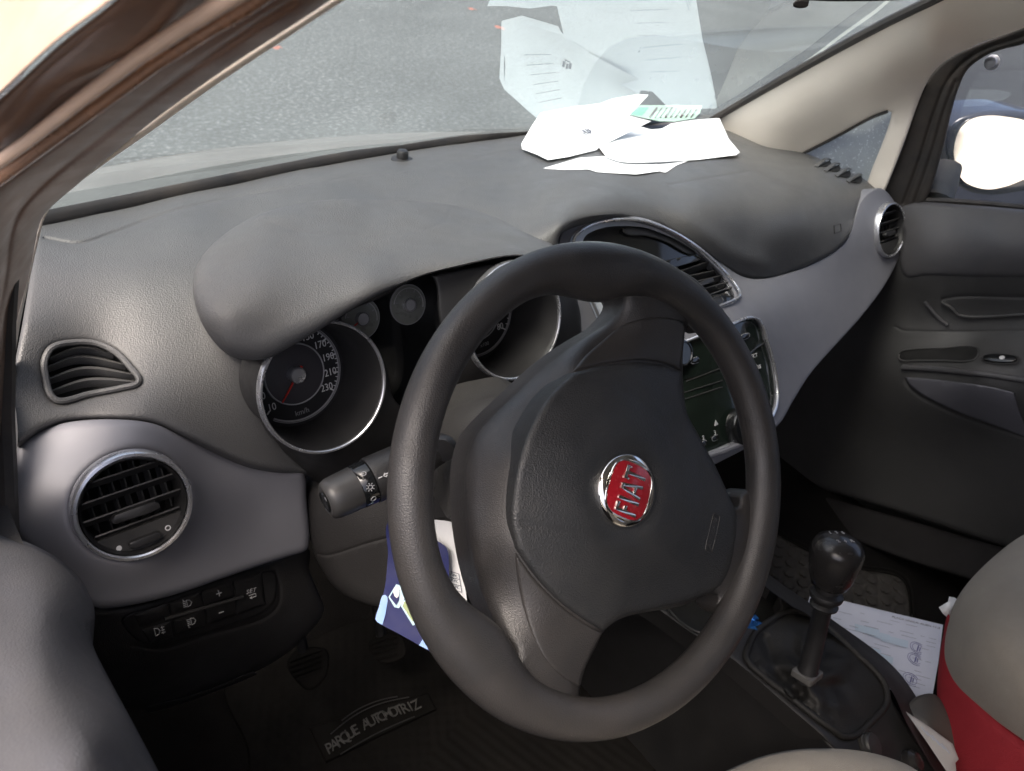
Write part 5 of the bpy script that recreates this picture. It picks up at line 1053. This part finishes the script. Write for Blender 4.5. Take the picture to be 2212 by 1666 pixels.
MB().tube([at(x, y, 'x', .722) for x, y in ((1990, 432), (2050, 434), (2130, 440), (2212, 448), (2420, 466))], .005, 8, up=(0, 0, 1)).build('window_seal', M['rubber'], door)
patch('side_window', [(1970, 450), (2020, 300), (2060, 170), (2130, 90), (2420, -60), (2500, 480)], PLANE((.728, 0, 0), (-1, 0, 0)), M['sideglass'], door, rnd=0, thick=0, step=60, smooth=False)
# windscreen
V = []; nx, nz = 25, 15
for j in range(nz+1):
    for i in range(nx+1):
        s = j/nz; hw = .74-.16*s; x = -hw+2*hw*i/nx; z = .700+s*.43
        V.append((x, 0.467-(z-.700)/.80-.14*x*x, z))
mesh_obj('windscreen', V, [(j*(nx+1)+i, j*(nx+1)+i+1, (j+1)*(nx+1)+i+1, (j+1)*(nx+1)+i) for j in range(nz) for i in range(nx)], M['windscreen'], body, 180)
# driver side pillar: beige trim, seals and painted frame, from inside to outside
def band(name, A, B, dctrl, m, rnd, thick=.02, parent=body, bump=None, grooves=()):
    patch(name, [(x, y) for x, y in A]+[(x, y) for x, y in B[::-1]], TPS(dctrl, reg=1e-3), m, parent, rnd=rnd, thick=thick, step=8, bump=bump, angle=70, grooves=grooves)
TI = [(800, -34), (745, 0), (600, 95), (450, 195), (325, 285), (215, 362), (120, 436), (97, 470), (87, 505), (65, 600), (42, 710), (27, 833), (36, 900), (38, 958), (25, 1060), (20, 1180)]
TO = [(760, -28), (712, 0), (500, 138), (350, 243), (250, 323), (165, 397), (102, 452), (84, 482), (63, 576), (30, 700), (6, 820), (4, 1000), (-6, 1200)]
band('pillar_trim', TI, TO, [(745, 0, 'd', .29), (325, 285, 'd', .42), (97, 470, 'd', .53), (42, 710, 'd', .61), (27, 833, 'd', .63), (20, 1180, 'd', .60), (700, 0, 'd', .285), (350, 243, 'd', .405), (100, 450, 'd', .515), (30, 700, 'd', .59), (0, 900, 'd', .60)], M['cream'], .004)
S1 = [(860, -110), (716, 0), (502, 140), (352, 245), (252, 325), (167, 399), (104, 454), (86, 484), (66, 578), (34, 702), (10, 822), (8, 1000), (10, 1180)]
S2 = [(700, -70), (565, 0), (460, 68), (300, 172), (150, 292), (0, 402), (-60, 450), (-60, 1180)]
FD = [(716, 0, 'd', .265), (352, 245, 'd', .375), (104, 454, 'd', .485), (34, 702, 'd', .56), (10, 1000, 'd', .56), (565, 0, 'd', .245), (300, 172, 'd', .315), (0, 402, 'd', .385), (-60, 800, 'd', .46), (-60, 1180, 'd', .48)]
band('door_aperture_seal', S1, S2, FD, M['paintdark'], .006, grooves=[([(640, 0), (500, 92), (350, 196), (200, 310), (80, 410), (30, 480), (10, 600), (-20, 760)], .005, 7)])
MB().tube([at(x, y, 'd', d) for x, y, d in ((1300, -560, .14), (900, -240, .185), (600, -34, .243), (530, 14, .248), (450, 62, .262), (330, 140, .290), (200, 235, .306), (80, 325, .338), (-60, 430, .368))], .0030, 10).build('frame_bead', M['paint'], body)
MB().tube([at(x, y, 'd', d) for x, y, d in ((1300, -590, .125), (900, -265, .165), (560, -40, .220), (480, 6, .224), (400, 56, .238), (300, 122, .260), (180, 212, .286), (60, 305, .314), (-60, 392, .335))], .0026, 12).build('frame_bead', M['paintlit'], body)  # pale bead paints the bright highlight along the frame crest
band('door_window_frame', [(600, -90), (470, 0), (400, 48), (290, 120), (150, 228), (0, 345), (-90, 400)], [(330, -80), (250, 0), (130, 95), (0, 215), (-90, 290)],
     [(470, 0, 'd', .235), (150, 228, 'd', .305), (0, 345, 'd', .335), (250, 0, 'd', .215), (0, 215, 'd', .285), (130, 95, 'd', .245), (-90, 350, 'd', .35)], M['paintdark'], .008)
band('outer_frame_paint', [(340, -80), (240, 2), (120, 92), (-6, 208), (-90, 280)], [(-40, -200), (-200, -100), (-160, 60)],
     [(240, 2, 'd', .200), (0, 200, 'd', .262), (120, 90, 'd', .225), (0, 0, 'd', .30), (-150, 0, 'd', .37), (-100, 200, 'd', .31), (100, -100, 'd', .27)], M['paintlit'], .010,
     grooves=[([(300, -60), (180, 10), (60, 100), (-40, 190)], .003, 10)])  # face tilted skyward, its strong light also painted in by the pale colour
MB().tube([at(x, y, 'd', d) for x, y, d in ((14, 560, .52), (6, 700, .54), (4, 900, .55), (10, 1040, .55), (14, 1180, .54))], .008, 8).build('aperture_rubber', M['rubber'], body)
# roof, rear, sides: they keep the cabin dark
slab('roof', -.66, .66, -2.0, -.10, 1.15, 1.19, M['headliner'], body)
slab('rear_wall', -.74, .74, -2.02, -1.98, 0, 1.15, M['headliner'], body)
slab('firewall', -.76, .76, .50, .53, 0, .66, M['void'], body)
slab('side_panel', .752, .772, -2.0, .62, .001, .66, M['doordark'], body)
slab('side_panel', -.80, -.78, -2.0, .62, 0, .66, M['doordark'], body)
slab('rear_side_panel', -.79, -.77, -2.0, -1.1, .66, 1.15, M['headliner'], body)
# bonnet and cowl
def sheetgrid(name, f, u0, u1, v0, v1, nu, nv, m, parent, th=.02):
    V = [f(u0+(u1-u0)*i/nu, v0+(v1-v0)*j/nv) for j in range(nv+1) for i in range(nu+1)]; n = len(V)
    V += [(a, b, c-th) for a, b, c in V]; w = nu+1
    Fa = [(j*w+i, j*w+i+1, (j+1)*w+i+1, (j+1)*w+i) for j in range(nv) for i in range(nu)]
    Fa += [(n+j*w+i, n+(j+1)*w+i, n+(j+1)*w+i+1, n+j*w+i+1) for j in range(nv) for i in range(nu)]
    B = [i for i in range(w)]+[j*w+nu for j in range(1, nv+1)]+[nv*w+i for i in range(nu-1, -1, -1)]+[j*w for j in range(nv-1, 0, -1)]
    Fa += [(B[k], n+B[k], n+B[(k+1) % len(B)], B[(k+1) % len(B)]) for k in range(len(B))]
    return mesh_obj(name, V, Fa, m, parent)
sheetgrid('cowl', lambda x, y: (x, y-.17*x*x, .690-(y-.46)*.34+.004*math.sin(x*9)), -.74, .74, .50, 1.0, 40, 12, M['cowl'], body)
def bon(x, y):
    s = (y-1.0)/.30; return (x, y-.17*x*x*(1-s*.2), .512-.082*s**1.25-.04*x*x)
sheetgrid('bonnet', bon, -.74, .74, 1.0, 1.30, 40, 14, M['bonnet'], body)
sheetgrid('front_panel', lambda x, z: (x, 1.30-.136*x*x+.05*math.sin((.44-z)*3), z-.04*x*x), -.74, .74, .43, -.10, 20, 10, M['paint'], body, .0)
# mirror inside
rv = thing('rear_view_mirror', tuple(at(1790, 0, 'x', .05)), 'black rear view mirror edge with small clip at the top of the windscreen', 'mirror')
MRP = PLANE(at(1790, 5, 'x', .05), (-.35, -.93, .1))
patch('mirror_housing', [(1600, -60), (1690, -6), (1760, 2), (1850, 3), (1950, 0), (1990, -8), (2010, -60), (1980, -120), (1640, -120)], MRP, M['black'], rv, rnd=.006, thick=.025, step=14)
patch('dipping_tab', [(1713, 14), (1718, 2), (1748, 2), (1746, 13), (1735, 18)], OFFS(MRP, -.006), M['black'], rv, rnd=.002, thick=.012, step=8)
# sticker on the windscreen
stk = TPS([(1381, 227, 'd', 1.50), (1517, 228, 'd', 1.53), (1505, 251, 'd', 1.52), (1424, 262, 'd', 1.47), (1358, 248, 'd', 1.46)])
tt = thing('windscreen_sticker', tuple(at(1440, 245, 'd', 1.49)), 'pale green striped permit sticker low in the windscreen corner', 'sticker')
patch('sticker_sheet', [(1381, 227), (1517, 228), (1512, 245), (1500, 256), (1456, 263), (1424, 262), (1358, 248)], stk, mat('sticker_green', (.30, .42, .36), .6, vary=.1), tt, rnd=0, thick=.0006, step=14, smooth=False)
patch('sticker_field', [(1381, 232), (1402, 232), (1386, 252), (1362, 247)], OFFS(stk, -.0012), mat('sticker_teal', (.12, .42, .27), .6), tt, rnd=0, thick=0, step=14, smooth=False)
mb = MB()
for k in range(9):
    mb.tube([surf(OFFS(stk, -.0015), 1419+k*11, 233), surf(OFFS(stk, -.0015), 1404+k*11, 254)], .0011 if k % 3 else .002, 5)
mb.build('barcode', mat('sticker_ink', (.10, .07, .08), .7), tt)
# ================================================================== OUTSIDE MIRROR
MC = at(2165, 328, 'x', .93); e1 = (EYE-MC)/np.linalg.norm(EYE-MC); e2 = np.array([0, -1, -.07]); e2 /= np.linalg.norm(e2); MN = e1+e2; MN /= np.linalg.norm(MN)
om = thing('door_mirror', tuple(MC), 'dark oval door mirror with bright reflection outside the passenger window', 'mirror')
patch('mirror_housing', [(2042, 330), (2044, 295), (2056, 265), (2086, 247), (2156, 238), (2212, 241), (2290, 262), (2330, 310), (2310, 370), (2240, 405), (2180, 418), (2130, 421), (2085, 410), (2058, 378)], PLANE(MC, MN), M['carbody'], om, rnd=.012, thick=.07, step=9, skirt=(.35, .9, 0), angle=70)
patch('mirror_glass', [(2061, 340), (2063, 308), (2074, 279), (2098, 258), (2136, 250), (2176, 253), (2212, 260), (2262, 280), (2292, 325), (2270, 368), (2212, 388), (2172, 403), (2131, 409), (2088, 396), (2069, 372)], PLANE(MC+MN*.004, MN), M['mirrorglass'] if 'mirrorglass' in M else M['chrome'], om, rnd=0, thick=.003, step=30)
MB().tube([at(2040, 360, 'x', .80), at(2030, 400, 'x', .76), at(2020, 430, 'x', .735)], .030, 12, flat=.6).build('mirror_foot', M['rubber'], om)
MB().lathe([(.0001, 0), (.011, .0), (.012, .002), (.009, .004), (.0085, .009), (.005, .011), (.0001, .0115)], at(2144, 135, 'x', .722), (-1, 0, 0), 32).build('suction_cup', M['lensclear'], None)
sc_o = [o for o in COL.objects if o.name.startswith('suction_cup')][0]; props(sc_o, 'small clear suction cup stuck on the passenger window', 'suction cup')
# ================================================================== OUTSIDE
gnd = slab('ground', -60, 60, -60, 60, -.47, -.35, M['asphalt']); props(gnd, kind='structure')
props(slab('mirror_bright_ground', -20, 40, -58, -4.5, -.348, -.30, mat('mirror_bright_pale', (.62, .55, .46), .9, vary=.25, vscale=2)), kind='structure')  # pale ground added behind the car to whiten the door mirror's reflection
for k, (px, py, s, a) in enumerate(((600, 103, .035, .3), (1080, 60, .05, 1.2), (1020, 20, .04, 2.), (1640, 240, .03, .5))):  # second and third red shapes stand in for reddish windscreen reflections
    c = at(px, py, 'z', -.345); V = []; n = 14
    for i in range(n):
        t = 2*math.pi*i/n; r = s*(1+.35*math.cos(2*t))*(.8+.3*((i*7) % 5)/5); V.append((c[0]+r*math.cos(t+a), c[1]+r*math.sin(t+a)*1.3, c[2]+.006*math.sin(3*t)))
    V.append((c[0], c[1], c[2]+.012))
    o = mesh_obj('leaf_and_reflection', V, [(i, (i+1) % n, n) for i in range(n)], M['leaf'], None, 20)
    props(o, ['small rust red leaf on the asphalt left in the windscreen view', 'larger red shape standing in for a reflection near the top of the windscreen view', 'red shape nearest the top edge, standing in for a windscreen reflection', 'faint red leaf seen at the right end of the windscreen'][k], 'leaf', 'fallen leaves on the asphalt')
# parked car on the passenger side
pc = thing('parked_car', (2.6, -.2, -.35), 'dark blue car parked alongside, seen through the passenger window', 'car')
def car_section(y):
    pass
prof = [(-2.0, .35), (-2.05, .75), (-1.85, .95), (-1.45, 1.02), (-.95, 1.42), (.45, 1.45), (1.15, 1.02), (1.95, .88), (2.15, .65), (2.10, .35), (1.75, .28), (-1.7, .28)]
pr = spline(prof, step=.12); c0 = np.array([2.6, -.2, -.35])
def carx(z, side): 
    w = .84-.05*max(0, (.55-z))-(.28*max(0, z-.92)); return side*w
V = []; n = len(pr)
xs = np.linspace(-1, 1, 13)
for s in xs:
    for (y, z) in pr:
        sh = 1-.10*abs(s)**6
        zz = z if z < .95 else .95+(z-.95)*(1-.06*s*s)
        V.append(c0+np.array([carx(zz, 1)*math.copysign(abs(s)**.85, s), y*(1-.03*s*s), zz]))
Fa = [(i*n+k, i*n+(k+1) % n, (i+1)*n+(k+1) % n, (i+1)*n+k) for i in range(len(xs)-1) for k in range(n)]
Fa += [list(range(n)), [(len(xs)-1)*n+k for k in range(n)][::-1]]
mesh_obj('body_shell', V, Fa, M['carbody'], pc, 40)
for (y0_, y1_, t0, t1) in ((-.85, -.02, -.62, -.02), (.04, .78, .04, .38)):
    q = [(y0_, .99), (y1_, .99), (t1, 1.34), (t0, 1.34)]
    MB().add([c0+np.array([carx(z, -1)-.006, y, z]) for y, z in q]+[c0+np.array([carx(z, -1)+.03, y, z]) for y, z in q], [(0, 1, 2, 3), (4, 7, 6, 5), (0, 4, 5, 1), (1, 5, 6, 2), (2, 6, 7, 3), (3, 7, 4, 0)]).build('window', M['carglass'], pc)
for y in (-.05, .02+.0): pass
for y in (-.25, .62): MB().box(c0+np.array([carx(.85, -1)-.014, y, .86]), (0, 1, 0), (0, 0, 1), (1, 0, 0), .16, .025, .03, .008).build('door_handle', M['chrome'], pc)
for y in (-1.3, 1.35):
    w = MB().lathe([(.20, -.10), (.31, -.10), (.325, -.07), (.325, .07), (.31, .10), (.20, .10)], c0+np.array([-.76, y, .32]), (1, 0, 0), 48).build('wheel', M['tyre'], pc)
    r = MB(); r.lathe([(.205, -.09), (.20, -.102), (.17, -.07), (.05, -.075), (.04, -.095), (.0001, -.10)], c0+np.array([-.76, y, .32]), (1, 0, 0), 40); r.build('wheel_rim', M['satin'], w)
# ================================================================== CAMERA
cam = bpy.data.cameras.new('camera'); co = bpy.data.objects.new('camera', cam); COL.objects.link(co)
m3 = Matrix(((RM[0, 0], -RM[0, 1], -RM[0, 2]), (RM[1, 0], -RM[1, 1], -RM[1, 2]), (RM[2, 0], -RM[2, 1], -RM[2, 2])))
co.matrix_world = Matrix.Translation(Vector(EYE))@m3.to_4x4()
cam.sensor_width = 36; cam.lens = 36*F/2212; cam.clip_start = .01; cam.clip_end = 400
cam.dof.use_dof = True; cam.dof.focus_distance = .72; cam.dof.aperture_fstop = 13
sc.camera = co
# ================================================================== LIGHT
w = bpy.data.worlds.new('World'); sc.world = w; w.use_nodes = True
N = w.node_tree.nodes; L = w.node_tree.links; bg = N['Background']; sky = N.new('ShaderNodeTexSky'); sky.sky_type = 'NISHITA'; sky.sun_disc = False
EL, AZ = 63, -95
sky.sun_elevation = R_(EL); sky.sun_rotation = R_(AZ); sky.dust_density = 8.; sky.ozone_density = .5; sky.air_density = .6
L.new(sky.outputs[0], bg.inputs[0]); bg.inputs[1].default_value = .15
s = bpy.data.lights.new('sun', 'SUN'); s.energy = 1.1; s.angle = R_(35); s.color = (1, .92, .82)
so = bpy.data.objects.new('sun', s); COL.objects.link(so)
d = Vector((math.sin(R_(AZ))*math.cos(R_(EL)), math.cos(R_(AZ))*math.cos(R_(EL)), math.sin(R_(EL))))
so.rotation_euler = d.to_track_quat('Z', 'Y').to_euler()
so.location = (0, 0, 6)
vs = sc.view_settings; vs.view_transform = 'Standard'; vs.look = 'None'; vs.gamma = 1; vs.use_curve_mapping = False; vs.exposure = 1.47
sc.display_settings.display_device = 'sRGB'
sc.cycles.max_bounces = 8; sc.cycles.transparent_max_bounces = 12; sc.cycles.diffuse_bounces = 4
sc.cycles.sample_clamp_indirect = 8
